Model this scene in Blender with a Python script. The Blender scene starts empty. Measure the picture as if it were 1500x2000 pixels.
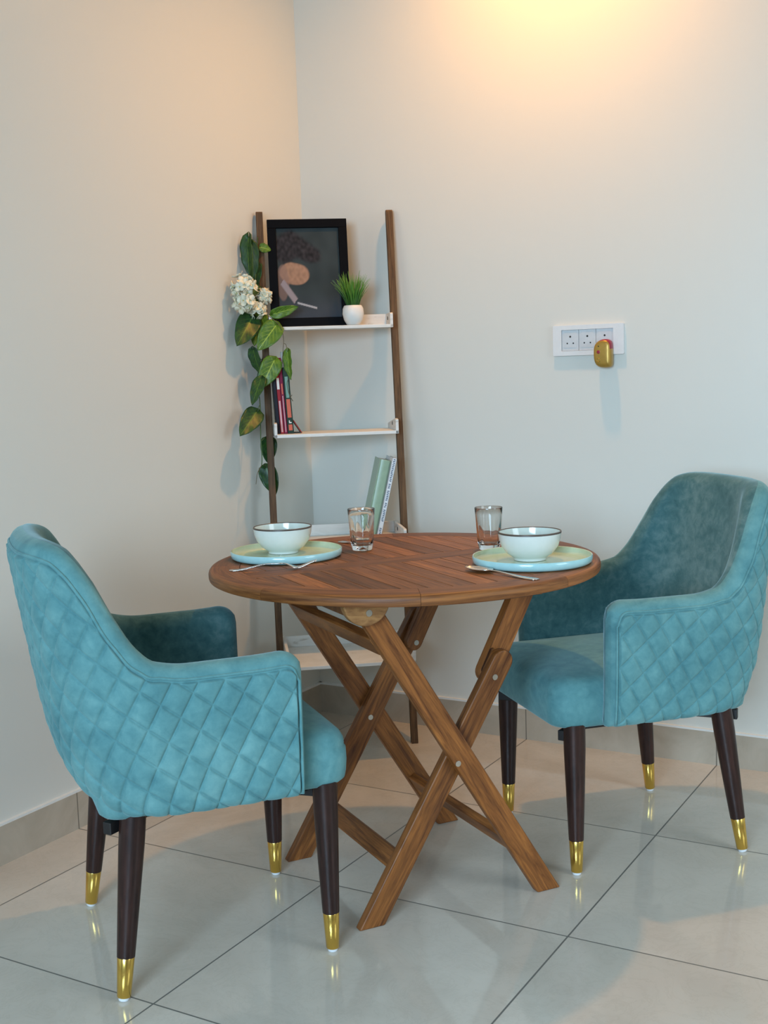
import bpy, bmesh, math, random
import numpy as np
from mathutils import Vector, Matrix, noise
from mathutils.geometry import tessellate_polygon

scene = bpy.context.scene
COL = scene.collection
R_ = random.Random(7)

# ------------------------------------------------------------------ camera
cam_data = bpy.data.cameras.new('camera')
cam = bpy.data.objects.new('camera', cam_data)
COL.objects.link(cam)
cam_data.sensor_fit = 'VERTICAL'
cam_data.sensor_height = 36.0
cam_data.lens = 2343.58 / 2000.0 * 36.0
cam_data.clip_start = 0.05
_r = Vector((0.86623992, 0.49860453, -0.03196752))
_u = Vector((-0.03164522, 0.11860721, 0.99243685))
_f = Vector((-0.49862509, 0.8586768, -0.11852075))
cam.matrix_world = Matrix(((_r.x, _u.x, -_f.x, 2.2630), (_r.y, _u.y, -_f.y, -3.4151),
                           (_r.z, _u.z, -_f.z, 1.1798), (0, 0, 0, 1)))
scene.camera = cam

# ------------------------------------------------------------------ view + world
scene.view_settings.view_transform = 'Standard'
scene.view_settings.look = 'None'
scene.view_settings.gamma = 1.0
scene.view_settings.use_curve_mapping = False
scene.view_settings.exposure = 0.12

world = bpy.data.worlds.new('world')
scene.world = world
world.use_nodes = True
world.node_tree.nodes['Background'].inputs[0].default_value = (0.88, 0.95, 1.0, 1)
world.node_tree.nodes['Background'].inputs[1].default_value = 0.10


def area_light(name, loc, aim, sx, sy, power, color):
    d = bpy.data.lights.new(name, 'AREA')
    d.shape = 'RECTANGLE'; d.size = sx; d.size_y = sy
    d.energy = power; d.color = color
    o = bpy.data.objects.new(name, d)
    COL.objects.link(o)
    o.location = loc
    o.rotation_euler = (Vector(aim) - Vector(loc)).to_track_quat('-Z', 'Z').to_euler()
    return o


# daylight through the tall window behind the camera and through a side window on the right
_w1 = area_light('window_daylight_front', (2.15, -5.35, 1.6), (1.5, 0, -0.6), 1.8, 1.3, 73, (0.52, 0.765, 1.0))
_w1.data.spread = math.radians(110)
_w2 = area_light('window_daylight_side', (4.45, -1.5, 1.5), (1.2, -0.7, -0.3), 1.4, 1.3, 14, (0.76, 0.90, 1.0))
_w2.data.spread = math.radians(110)
# warm ceiling downlight close to the back wall
LAMP = Vector((0.93, -0.36, 2.735))
ld = bpy.data.lights.new('warm_downlight', 'SPOT')
ld.energy = 62; ld.color = (1.0, 0.46, 0.10)
ld.spot_size = math.radians(174); ld.spot_blend = 1.0
ld.shadow_soft_size = 0.035
lo = bpy.data.objects.new('warm_downlight', ld)
COL.objects.link(lo)
lo.location = LAMP


# ------------------------------------------------------------------ material helpers
def srgb(r, g, b):
    def c(x):
        x /= 255.0
        return x / 12.92 if x <= 0.04045 else ((x + 0.055) / 1.055) ** 2.4
    return (c(r), c(g), c(b), 1.0)


class NT:
    def __init__(self, name):
        self.m = bpy.data.materials.new(name)
        self.m.use_nodes = True
        self.t = self.m.node_tree
        self.b = self.t.nodes['Principled BSDF']
        self.out = self.t.nodes['Material Output']

    def n(self, typ, **kw):
        nd = self.t.nodes.new(typ)
        for k, v in kw.items():
            setattr(nd, k, v)
        return nd

    def l(self, a, b):
        self.t.links.new(a, b)

    def set(self, **kw):
        names = {'color': 'Base Color', 'rough': 'Roughness', 'metal': 'Metallic', 'spec': 'Specular IOR Level',
                 'ior': 'IOR', 'trans': 'Transmission Weight', 'coat': 'Coat Weight', 'coatr': 'Coat Roughness',
                 'sheen': 'Sheen Weight', 'sheenr': 'Sheen Roughness', 'sheent': 'Sheen Tint', 'alpha': 'Alpha',
                 'emis': 'Emission Color', 'emiss': 'Emission Strength', 'sss': 'Subsurface Weight'}
        for k, v in kw.items():
            self.b.inputs[names[k]].default_value = v
        return self

    def math(self, op, a, b=None, clamp=False):
        nd = self.n('ShaderNodeMath', operation=op)
        nd.use_clamp = clamp
        for i, x in enumerate((a, b)):
            if x is None:
                continue
            if isinstance(x, (int, float)):
                nd.inputs[i].default_value = x
            else:
                self.l(x, nd.inputs[i])
        return nd.outputs[0]

    def mix(self, fac, a, b, blend='MIX'):
        nd = self.n('ShaderNodeMix', data_type='RGBA', blend_type=blend)
        for i, x in ((0, fac), (6, a), (7, b)):
            if isinstance(x, (int, float, tuple)):
                nd.inputs[i].default_value = x
            else:
                self.l(x, nd.inputs[i])
        return nd.outputs[2]

    def noise(self, vec, scale, detail=4, rough=0.5, dist=0.0):
        nd = self.n('ShaderNodeTexNoise')
        nd.inputs['Scale'].default_value = scale
        nd.inputs['Detail'].default_value = detail
        nd.inputs['Roughness'].default_value = rough
        nd.inputs['Distortion'].default_value = dist
        if vec is not None:
            self.l(vec, nd.inputs['Vector'])
        return nd.outputs[0]

    def ramp(self, fac, stops):
        nd = self.n('ShaderNodeValToRGB')
        el = nd.color_ramp.elements
        el[0].position, el[0].color = stops[0]
        el[1].position, el[1].color = stops[1]
        for p, c in stops[2:]:
            e = el.new(p); e.color = c
        self.l(fac, nd.inputs[0])
        return nd.outputs[0]

    def bump(self, h, strength=0.3, dist=0.002):
        nd = self.n('ShaderNodeBump')
        nd.inputs['Strength'].default_value = strength
        nd.inputs['Distance'].default_value = dist
        self.l(h, nd.inputs['Height'])
        self.l(nd.outputs[0], self.b.inputs['Normal'])

    def coords(self, kind='Object', scale=None, loc=None):
        tc = self.n('ShaderNodeTexCoord')
        o = tc.outputs[kind]
        if scale is not None:
            mp = self.n('ShaderNodeMapping')
            mp.inputs['Scale'].default_value = scale
            if loc is not None:
                mp.inputs['Location'].default_value = loc
            self.l(o, mp.inputs['Vector'])
            return mp.outputs[0]
        return o


def simple(name, color, rough=0.5, **kw):
    t = NT(name).set(color=color, rough=rough, **kw)
    v = t.noise(t.coords(), 60, 3)
    t.l(t.mix(0.06 if max(color[:3]) > 0.03 else 0.0, color, t.ramp(v, [(0.3, (0, 0, 0, 1)), (0.7, (1, 1, 1, 1))]), 'OVERLAY'), t.b.inputs['Base Color'])
    return t.m


def wall_paint(name, color):
    t = NT(name).set(rough=0.36, spec=0.42)
    c = t.coords()
    n1 = t.noise(c, 1.3, 3)
    col = t.mix(t.math('MULTIPLY', n1, 0.10), color, (color[0] * 0.8, color[1] * 0.8, color[2] * 0.78, 1))
    t.l(col, t.b.inputs['Base Color'])
    h = t.noise(t.coords('Object', (1, 1, 0.45)), 16, 3, 0.55)
    t.bump(h, 0.22, 0.003)
    return t.m


def wood(name, light, dark, along=(1.2, 26.0, 1.0), rough=0.4, island=True, contrast=1.0, coat=0.0):
    """grain runs along U of the UV map (metres)"""
    t = NT(name).set(rough=rough, coat=coat, coatr=0.25, spec=0.32)
    uv = t.n('ShaderNodeUVMap'); uv.uv_map = 'UVMap'
    g = t.n('ShaderNodeNewGeometry')
    rnd = g.outputs['Random Per Island'] if island else t.n('ShaderNodeObjectInfo').outputs['Random']
    off = t.n('ShaderNodeCombineXYZ')
    t.l(t.math('MULTIPLY', rnd, 37.0), off.inputs[0])
    t.l(t.math('MULTIPLY', rnd, 91.0), off.inputs[1])
    t.l(t.math('MULTIPLY', rnd, 13.0), off.inputs[2])
    mp = t.n('ShaderNodeMapping'); mp.inputs['Scale'].default_value = along
    t.l(uv.outputs[0], mp.inputs['Vector'])
    ad = t.n('ShaderNodeVectorMath', operation='ADD')
    t.l(mp.outputs[0], ad.inputs[0]); t.l(off.outputs[0], ad.inputs[1])
    n1 = t.noise(ad.outputs[0], 3.0, 5, 0.62, 1.2)
    n2 = t.noise(ad.outputs[0], 14.0, 3, 0.6, 0.3)
    f = t.math('ADD', t.math('MULTIPLY', n1, 0.75), t.math('MULTIPLY', n2, 0.25))
    mid = tuple((a + b) / 2 for a, b in zip(light, dark))
    lo_, hi_ = 0.5 - 0.16 * contrast, 0.5 + 0.16 * contrast
    col = t.ramp(f, [(0.5 - 0.17, dark), (0.5 + 0.15, light), (0.5, mid)])
    # each board a shade of its own
    shade = t.ramp(rnd, [(0.0, (0.48, 0.46, 0.47, 1)), (1.0, (1.30, 1.22, 1.05, 1)), (0.5, (0.85, 0.82, 0.80, 1))])
    col = t.mix(0.85 if island else 0.35, col, shade, 'MULTIPLY')
    t.l(col, t.b.inputs['Base Color'])
    t.bump(n2, 0.10, 0.001)
    return t.m


def velvet(name, base, light, dark, sheen=0.42, s1=9.0):
    t = NT(name).set(rough=0.85, sheen=sheen, sheenr=0.42, spec=0.15)
    t.b.inputs['Sheen Tint'].default_value = (0.45, 0.62, 0.66, 1)
    c = t.coords()
    n1 = t.noise(c, s1, 5, 0.6, 0.9)
    n2 = t.noise(c, 42.0, 4, 0.65, 0.4)
    f = t.math('ADD', t.math('MULTIPLY', n1, 0.62), t.math('MULTIPLY', n2, 0.38))
    col = t.ramp(f, [(0.34, dark), (0.66, light), (0.5, base)])
    t.l(col, t.b.inputs['Base Color'])
    h = t.noise(c, 420.0, 2, 0.6)
    t.bump(h, 0.18, 0.0006)
    return t.m


M = {}
M['wall'] = wall_paint('wall_paint', (0.70, 0.685, 0.62, 1))
M['ceiling'] = simple('ceiling_paint', (0.72, 0.71, 0.68, 1), 0.8)

# floor tiles
t = NT('floor_tile').set(spec=0.62)
tc = t.coords()
sep = t.n('ShaderNodeSeparateXYZ'); t.l(tc, sep.inputs[0])
fx = t.math('FRACT', t.math('DIVIDE', t.math('SUBTRACT', sep.outputs[0], 0.181 - 6.0), 0.6))
fy = t.math('FRACT', t.math('DIVIDE', t.math('SUBTRACT', sep.outputs[1], -1.1947 - 5.9754), 0.59754))
dx = t.math('MINIMUM', fx, t.math('SUBTRACT', 1.0, fx))
dy = t.math('MINIMUM', fy, t.math('SUBTRACT', 1.0, fy))
dd = t.math('MINIMUM', dx, dy)
grout = t.math('LESS_THAN', dd, 0.0032)
cx = t.math('FLOOR', t.math('DIVIDE', t.math('SUBTRACT', sep.outputs[0], 0.181 - 6.0), 0.6))
cy = t.math('FLOOR', t.math('DIVIDE', t.math('SUBTRACT', sep.outputs[1], -1.1947 - 5.9754), 0.59754))
cmb = t.n('ShaderNodeCombineXYZ'); t.l(cx, cmb.inputs[0]); t.l(cy, cmb.inputs[1])
wn = t.n('ShaderNodeTexWhiteNoise'); t.l(cmb.outputs[0], wn.inputs[0])
sc_ = t.n('ShaderNodeVectorMath', operation='SCALE'); t.l(wn.outputs['Color'], sc_.inputs[0]); sc_.inputs[3].default_value = 9.0
ad = t.n('ShaderNodeVectorMath', operation='ADD'); t.l(tc, ad.inputs[0]); t.l(sc_.outputs[0], ad.inputs[1])
m1 = t.noise(ad.outputs[0], 2.2, 6, 0.6, 1.6)
m2 = t.noise(ad.outputs[0], 9.0, 6, 0.7, 2.4)
base = t.ramp(m1, [(0.3, (0.54, 0.475, 0.395, 1)), (0.7, (0.65, 0.58, 0.49, 1))])
vein = t.math('ABSOLUTE', t.math('SUBTRACT', m2, 0.5))
vm = t.ramp(vein, [(0.0, (0.90, 0.89, 0.87, 1)), (0.035, (1, 1, 1, 1))])
base = t.mix(0.5, base, vm, 'MULTIPLY')
col = t.mix(grout, base, (0.16, 0.15, 0.13, 1))
t.l(col, t.b.inputs['Base Color'])
t.l(t.math('ADD', t.math('MULTIPLY', grout, 0.5), t.math('ADD', 0.055, t.math('MULTIPLY', m1, 0.04))), t.b.inputs['Roughness'])
t.bump(t.math('SUBTRACT', t.math('MULTIPLY', t.noise(tc, 3.0, 2), 0.06), grout), 0.25, 0.0015)
M['floor'] = t.m

# skirting tiles
t = NT('skirting_tile').set(rough=0.35)
tc = t.coords()
sep = t.n('ShaderNodeSeparateXYZ'); t.l(tc, sep.inputs[0])
fx = t.math('FRACT', t.math('DIVIDE', t.math('SUBTRACT', sep.outputs[0], 0.181 - 6.0), 0.6))
fy = t.math('FRACT', t.math('DIVIDE', t.math('SUBTRACT', sep.outputs[1], -1.1947 - 5.9754), 0.59754))
dx = t.math('MINIMUM', fx, t.math('SUBTRACT', 1.0, fx))
dy = t.math('MINIMUM', fy, t.math('SUBTRACT', 1.0, fy))
joint = t.math('LESS_THAN', t.math('MINIMUM', dx, dy), 0.0028)
m1 = t.noise(tc, 5.0, 6, 0.62, 1.8)
base = t.ramp(m1, [(0.3, (0.40, 0.335, 0.255, 1)), (0.7, (0.50, 0.43, 0.34, 1))])
t.l(t.mix(joint, base, (0.17, 0.145, 0.115, 1)), t.b.inputs['Base Color'])
M['skirting'] = t.m
M['ledge'] = simple('white_caulk', (0.78, 0.77, 0.73, 1), 0.5)

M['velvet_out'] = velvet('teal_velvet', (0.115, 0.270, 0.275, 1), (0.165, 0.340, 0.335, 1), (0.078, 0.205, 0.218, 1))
M['velvet_in_shaded'] = velvet('teal_velvet_inner_shaded', (0.068, 0.160, 0.166, 1), (0.165, 0.270, 0.265, 1), (0.026, 0.090, 0.098, 1), 0.6, 3.0)  # same velvet, darker: shade and nap of the inside put into the colour
M['teak'] = wood('teak_boards', srgb(166, 106, 56), srgb(84, 45, 20), (1.3, 24, 1), 0.48, True)
M['teak_leg'] = wood('teak_legs', srgb(158, 98, 48), srgb(78, 40, 16), (1.6, 20, 1), 0.42, False)
M['teak_block'] = wood('teak_block', srgb(176, 128, 78), srgb(120, 78, 44), (5, 14, 1), 0.4, False)
M['rail'] = wood('rail_wood', srgb(112, 84, 56), srgb(62, 42, 24), (2.0, 40, 1), 0.65, False)
M['espresso'] = wood('espresso_wood', srgb(62, 38, 32), srgb(30, 16, 14), (1.6, 40, 1), 0.36, False, coat=0.0)
M['black_frame'] = simple('chair_underframe', (0.012, 0.010, 0.010, 1), 0.5)
t = NT('brass').set(color=(0.83, 0.55, 0.13, 1), metal=1.0, rough=0.2)
v = t.noise(t.coords('Object', (60, 60, 4)), 5, 2)
t.l(t.math('ADD', 0.14, t.math('MULTIPLY', v, 0.14)), t.b.inputs['Roughness'])
M['brass'] = t.m
M['glide'] = simple('white_plastic', (0.8, 0.82, 0.84, 1), 0.4)
M['steel'] = simple('steel', (0.72, 0.71, 0.69, 1), 0.22, metal=1.0)
M['screw'] = simple('screw_metal', (0.45, 0.42, 0.36, 1), 0.35, metal=1.0)
t = NT('shelf_white').set(rough=0.55)
c = t.coords('Object', (1, 1, 5))
n1 = t.noise(c, 9, 5, 0.6, 1.2)
t.l(t.ramp(n1, [(0.30, (0.50, 0.46, 0.40, 1)), (0.42, (0.70, 0.68, 0.63, 1)), (0.7, (0.78, 0.76, 0.72, 1))]), t.b.inputs['Base Color'])
M['shelf'] = t.m
M['frame_black'] = simple('picture_frame_black', (0.002, 0.002, 0.003, 1), 0.5, spec=0.08)
M['pot'] = simple('pot_ceramic', (0.80, 0.76, 0.70, 1), 0.45)
M['soil'] = simple('soil', (0.03, 0.04, 0.015, 1), 0.9)
M['plate_out'] = simple('plate_glaze_outer', (0.40, 0.66, 0.66, 1), 0.16, coat=0.3)
M['plate_in'] = simple('plate_glaze_inner', (0.56, 0.64, 0.43, 1), 0.2, coat=0.3)
M['bowl'] = simple('bowl_glaze', (0.72, 0.77, 0.73, 1), 0.16, coat=0.3)
M['bowl_in'] = simple('bowl_glaze_inner', (0.62, 0.68, 0.62, 1), 0.12, coat=0.3)
M['bowl_rim'] = simple('bowl_rim_brown', (0.085, 0.06, 0.045, 1), 0.4)
M['soup'] = simple('clear_broth', (0.38, 0.46, 0.40, 1), 0.03)
t = NT('drinking_glass').set(color=(0.97, 0.985, 0.98, 1), rough=0.0, ior=1.45, trans=1.0)
M['glass'] = t.m
M['socket'] = simple('socket_plastic', (0.66, 0.67, 0.67, 1), 0.35)
M['socket_frame'] = simple('socket_frame_plastic', (0.74, 0.74, 0.73, 1), 0.3)
M['socket_in'] = simple('socket_module_plastic', (0.60, 0.62, 0.63, 1), 0.35)
M['dark'] = simple('dark_hole', (0.012, 0.012, 0.012, 1), 0.7)
M['gold_plastic'] = simple('gold_plastic', (0.42, 0.25, 0.045, 1), 0.33, metal=0.45)
M['red_plastic'] = simple('red_plastic', (0.30, 0.012, 0.03, 1), 0.35)
M['twig'] = simple('brown_stem', (0.10, 0.085, 0.05, 1), 0.7)
M['vine_stem'] = simple('green_stem', (0.05, 0.10, 0.03, 1), 0.6)
M['petal'] = simple('cream_petals', (0.80, 0.77, 0.60, 1), 0.6)
M['petal_heart'] = simple('flower_heart', (0.55, 0.50, 0.18, 1), 0.6)

# leaves
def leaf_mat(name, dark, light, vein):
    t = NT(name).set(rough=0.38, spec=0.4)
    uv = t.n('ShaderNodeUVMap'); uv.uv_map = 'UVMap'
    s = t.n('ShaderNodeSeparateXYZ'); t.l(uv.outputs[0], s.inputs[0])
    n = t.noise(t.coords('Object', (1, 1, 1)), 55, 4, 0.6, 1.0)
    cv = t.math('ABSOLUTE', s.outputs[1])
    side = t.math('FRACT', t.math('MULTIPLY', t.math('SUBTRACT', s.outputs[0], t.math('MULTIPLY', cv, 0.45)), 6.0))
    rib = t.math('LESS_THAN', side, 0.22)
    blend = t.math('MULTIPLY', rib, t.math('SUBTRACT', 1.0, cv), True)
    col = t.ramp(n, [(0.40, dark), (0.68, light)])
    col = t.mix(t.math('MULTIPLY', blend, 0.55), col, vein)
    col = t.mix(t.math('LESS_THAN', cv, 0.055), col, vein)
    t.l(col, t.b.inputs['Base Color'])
    return t.m

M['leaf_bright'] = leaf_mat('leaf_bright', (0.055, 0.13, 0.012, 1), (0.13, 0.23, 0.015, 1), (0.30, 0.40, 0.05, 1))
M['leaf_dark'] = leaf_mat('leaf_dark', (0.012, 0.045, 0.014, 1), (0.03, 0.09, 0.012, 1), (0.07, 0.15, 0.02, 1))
t = NT('grass_blades').set(rough=0.45)
uv = t.n('ShaderNodeUVMap'); uv.uv_map = 'UVMap'
s = t.n('ShaderNodeSeparateXYZ'); t.l(uv.outputs[0], s.inputs[0])
g = t.n('ShaderNodeNewGeometry')
c1 = t.ramp(s.outputs[0], [(0.0, (0.012, 0.05, 0.008, 1)), (1.0, (0.22, 0.42, 0.05, 1)), (0.5, (0.07, 0.20, 0.015, 1))])
c2 = t.mix(t.math('MULTIPLY', g.outputs['Random Per Island'], 0.5), c1, (0.03, 0.12, 0.02, 1))
t.l(c2, t.b.inputs['Base Color'])
M['grass'] = t.m


def book_mat(name, c):
    return simple(name, c, 0.45)


# ------------------------------------------------------------------ geometry helpers
def new_bm():
    bm = bmesh.new()
    bm.loops.layers.uv.new('UVMap')
    return bm


def link(name, bm, mat, parent=None, smooth=False, recalc=True, bevel=None, angle=None):
    if recalc:
        bmesh.ops.recalc_face_normals(bm, faces=bm.faces[:])
    me = bpy.data.meshes.new(name)
    bm.to_mesh(me); bm.free()
    mats = mat if isinstance(mat, (list, tuple)) else [mat]
    for m in mats:
        me.materials.append(m)
    if smooth:
        for p in me.polygons:
            p.use_smooth = True
        if angle:
            try:
                me.set_sharp_from_angle(angle=math.radians(angle))
            except Exception:
                pass
    o = bpy.data.objects.new(name, me)
    COL.objects.link(o)
    if parent is not None:
        o.parent = parent
    if bevel:
        b = o.modifiers.new('bevel', 'BEVEL')
        b.width = bevel; b.segments = 3; b.limit_method = 'ANGLE'; b.angle_limit = math.radians(40)
        for p in me.polygons:
            p.use_smooth = True
        wn_ = o.modifiers.new('wn', 'WEIGHTED_NORMAL')
        wn_.keep_sharp = False
    return o


def empty(name, loc, rot=None, label=None, cat=None, group=None):
    o = bpy.data.objects.new(name, None)
    COL.objects.link(o)
    o.empty_display_size = 0.05
    o.location = loc
    if rot is not None:
        if isinstance(rot, Matrix):
            o.rotation_euler = rot.to_euler()
        else:
            o.rotation_euler = rot
    return tag(o, label, cat, group)


def tag(o, label=None, cat=None, group=None, kind=None):
    if label: o['label'] = label
    if cat: o['category'] = cat
    if group: o['group'] = group
    if kind: o['kind'] = kind
    return o


def structure(name, bm, mat, label=None):
    o = link(name, bm, mat)
    o['kind'] = 'structure'
    if label: o['label'] = label
    o['category'] = name.split('_')[0]
    return o


def add_box(bm, c, s, rot=None, mi=0, along=0):
    """box with centre c, size s; UV u along axis `along`"""
    uvl = bm.loops.layers.uv.active
    c = Vector(c); hs = [x / 2 for x in s]
    rot = rot or Matrix.Identity(3)
    vs = {}
    loc = {}
    for i in (-1, 1):
        for j in (-1, 1):
            for k in (-1, 1):
                l = Vector((i * hs[0], j * hs[1], k * hs[2]))
                v = bm.verts.new(c + rot @ l)
                vs[(i, j, k)] = v; loc[v] = l
    fs = []
    for q in (((-1, -1, -1), (-1, -1, 1), (-1, 1, 1), (-1, 1, -1)), ((1, -1, -1), (1, 1, -1), (1, 1, 1), (1, -1, 1)),
              ((-1, -1, -1), (1, -1, -1), (1, -1, 1), (-1, -1, 1)), ((-1, 1, -1), (-1, 1, 1), (1, 1, 1), (1, 1, -1)),
              ((-1, -1, -1), (-1, 1, -1), (1, 1, -1), (1, -1, -1)), ((-1, -1, 1), (1, -1, 1), (1, 1, 1), (-1, 1, 1))):
        f = bm.faces.new([vs[x] for x in q])
        f.material_index = mi
        fs.append(f)
        for lp in f.loops:
            l = loc[lp.vert]
            oth = [a for a in range(3) if a != along]
            lp[uvl].uv = (l[along], l[oth[0]] + l[oth[1]])
    return fs


def prism(bm, loops, lo_, hi_, fn, along=(1, 0), mi=0):
    """extrude polygon(s) (first outline, rest holes) of 2D points between lo_ and hi_; fn(a,b,h)->world"""
    uvl = bm.loops.layers.uv.active
    al = Vector(along).normalized(); ac = Vector((-al.y, al.x))
    flat = [p for l in loops for p in l]
    tris = tessellate_polygon([[Vector((p[0], p[1], 0)) for p in l] for l in loops])
    vb = [bm.verts.new(fn(p[0], p[1], lo_)) for p in flat]
    vt = [bm.verts.new(fn(p[0], p[1], hi_)) for p in flat]

    def uvof(i, h):
        p = Vector(flat[i])
        return (p.dot(al), p.dot(ac) + h)
    faces = []
    idx = {}
    for i, v in enumerate(vb): idx[v] = (i, lo_)
    for i, v in enumerate(vt): idx[v] = (i, hi_)
    if len(loops) == 1:
        faces.append(bm.faces.new(vt)); faces.append(bm.faces.new(vb[::-1]))
    else:
        for tr in tris:
            try:
                faces.append(bm.faces.new([vt[i] for i in tr])); faces.append(bm.faces.new([vb[i] for i in tr[::-1]]))
            except ValueError:
                pass
    k = 0
    for l in loops:
        n = len(l)
        for i in range(n):
            a, b = k + i, k + (i + 1) % n
            faces.append(bm.faces.new([vb[a], vb[b], vt[b], vt[a]]))
        k += n
    for f in faces:
        f.material_index = mi
        for lp in f.loops:
            i, h = idx[lp.vert]
            lp[uvl].uv = uvof(i, h)
    return faces


def lathe(bm, prof, segs=48, c=(0, 0, 0), mi=0, close=False, mfun=None):
    """prof: list of (r, z)"""
    uvl = bm.loops.layers.uv.active
    c = Vector(c)
    rings = []
    for r, z in prof:
        if r < 1e-6:
            rings.append([bm.verts.new(c + Vector((0, 0, z)))])
        else:
            rings.append([bm.verts.new(c + Vector((r * math.cos(2 * math.pi * i / segs), r * math.sin(2 * math.pi * i / segs), z))) for i in range(segs)])
    for k in range(len(rings) - 1):
        a, b = rings[k], rings[k + 1]
        for i in range(segs):
            j = (i + 1) % segs
            if len(a) == 1 and len(b) == 1: continue
            if len(a) == 1: vs = [a[0], b[j], b[i]]
            elif len(b) == 1: vs = [a[i], a[j], b[0]]
            else: vs = [a[i], a[j], b[j], b[i]]
            f = bm.faces.new(vs)
            f.material_index = mfun(k) if mfun else mi
            for lp in f.loops:
                lp[uvl].uv = (lp.vert.co.z, math.atan2(lp.vert.co.y - c.y, lp.vert.co.x - c.x) * 0.02)
    return rings


def tube(bm, pts, rad, segs=8, caps=True, mi=0):
    uvl = bm.loops.layers.uv.active
    pts = [Vector(p) for p in pts]
    n = len(pts)
    rads = rad if isinstance(rad, (list, tuple)) else [rad] * n
    rings = []
    prev = None
    for i in range(n):
        d = (pts[min(i + 1, n - 1)] - pts[max(i - 1, 0)]).normalized()
        if prev is None:
            a = Vector((0, 0, 1)) if abs(d.z) < 0.9 else Vector((1, 0, 0))
            x = d.cross(a).normalized()
        else:
            x = (prev - d * prev.dot(d)).normalized()
        prev = x
        y = d.cross(x)
        rings.append([bm.verts.new(pts[i] + (x * math.cos(2 * math.pi * k / segs) + y * math.sin(2 * math.pi * k / segs)) * rads[i]) for k in range(segs)])
    L = 0
    for i in range(n - 1):
        l2 = L + (pts[i + 1] - pts[i]).length
        for k in range(segs):
            j = (k + 1) % segs
            f = bm.faces.new([rings[i][k], rings[i][j], rings[i + 1][j], rings[i + 1][k]])
            f.material_index = mi
            for lp, u in zip(f.loops, (L, L, l2, l2)):
                lp[uvl].uv = (u, k * 0.004)
        L = l2
    if caps:
        bm.faces.new(rings[0][::-1]).material_index = mi
        bm.faces.new(rings[-1]).material_index = mi


def smooth_path(pts, sub=6):
    P = [Vector(p) for p in pts]
    out = []
    for i in range(len(P) - 1):
        p0, p1, p2, p3 = P[max(i - 1, 0)], P[i], P[i + 1], P[min(i + 2, len(P) - 1)]
        for k in range(sub):
            t_ = k / sub
            out.append(0.5 * ((2 * p1) + (p2 - p0) * t_ + (2 * p0 - 5 * p1 + 4 * p2 - p3) * t_ ** 2 + (3 * p1 - p0 - 3 * p2 + p3) * t_ ** 3))
    out.append(P[-1])
    return out


# ------------------------------------------------------------------ room
RX, RY, RH = 4.6, -5.6, 2.75
bm = new_bm(); add_box(bm, (RX / 2, RY / 2, -0.03), (RX + 0.2, -RY + 0.2, 0.06)); structure('floor', bm, M['floor'])
bm = new_bm(); add_box(bm, (-0.05, RY / 2, RH / 2), (0.1, -RY, RH)); structure('wall_left', bm, M['wall'])
bm = new_bm(); add_box(bm, (RX / 2 - 0.05, 0.05, RH / 2), (RX + 0.1, 0.1, RH)); structure('wall_back', bm, M['wall'])
bm = new_bm(); add_box(bm, (RX / 2, RY / 2, RH + 0.04), (RX + 0.2, -RY + 0.2, 0.08)); structure('ceiling', bm, M['ceiling'])


def wall_with_window(name, fn, length, w0, w1, z0, z1):
    bm = new_bm()
    for a0, a1, b0, b1 in ((0, w0, 0, RH), (w1, length, 0, RH), (w0, w1, 0, z0), (w0, w1, z1, RH)):
        c, s = fn((a0 + a1) / 2, (b0 + b1) / 2, a1 - a0, b1 - b0)
        add_box(bm, c, s)
    return structure(name, bm, M['wall'])


# walls behind and beside the camera, with the openings the daylight comes through
wall_with_window('wall_front', lambda a, b, w, h: ((a, RY - 0.05, b), (w, 0.1, h)), RX, 1.15, 3.15, 0.02, 2.3)
wall_with_window('wall_right', lambda a, b, w, h: ((RX + 0.05, -a, b), (0.1, w, h)), -RY, 0.7, 2.3, 0.02, 2.25)

SK = 0.098
bm = new_bm(); add_box(bm, (RX / 2, -0.006, SK / 2), (RX, 0.012, SK)); structure('baseboard_back', bm, M['skirting'])
bm = new_bm(); add_box(bm, (0.006, RY / 2 - 0.006, SK / 2), (0.012, -RY - 0.012, SK)); structure('baseboard_left', bm, M['skirting'])
bm = new_bm(); add_box(bm, (RX / 2, -0.0055, SK + 0.003), (RX, 0.011, 0.006)); structure('trim_1', bm, M['ledge'])
bm = new_bm(); add_box(bm, (0.0055, RY / 2, SK + 0.003), (0.011, -RY, 0.006)); structure('trim_2', bm, M['ledge'])

# ------------------------------------------------------------------ armchair
def mono(x, xs, ys):
    """smooth monotone interpolation (numpy, Fritsch-Carlson)"""
    xs = np.array(xs, float); ys = np.array(ys, float)
    h = np.diff(xs); d = np.diff(ys) / h
    m = np.zeros(len(xs))
    m[0], m[-1] = d[0], d[-1]
    for i in range(1, len(xs) - 1):
        m[i] = 0 if d[i - 1] * d[i] <= 0 else 2 * d[i - 1] * d[i] / (d[i - 1] + d[i])
    x = np.clip(x, xs[0], xs[-1])
    k = np.clip(np.searchsorted(xs, x) - 1, 0, len(h) - 1)
    tt = (x - xs[k]) / h[k]
    return ((2 * tt ** 3 - 3 * tt ** 2 + 1) * ys[k] + (tt ** 3 - 2 * tt ** 2 + tt) * h[k] * m[k]
            + (-2 * tt ** 3 + 3 * tt ** 2) * ys[k + 1] + (tt ** 3 - tt ** 2) * h[k] * m[k + 1])


XF = 0.158       # arm front
XS = -0.06       # start of the back curve
NP = 400


def back_x(z):
    return float(mono(z, [0.34, 0.37, 0.41, 0.47, 0.56, 0.66, 0.78, 0.90], [-0.19, -0.232, -0.262, -0.285, -0.303, -0.318, -0.336, -0.352]))


def half_w(z):
    return float(mono(z, [0.34, 0.40, 0.50, 0.66, 0.80, 0.90], [0.268, 0.277, 0.281, 0.283, 0.274, 0.262]))


_cache = {}


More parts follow.
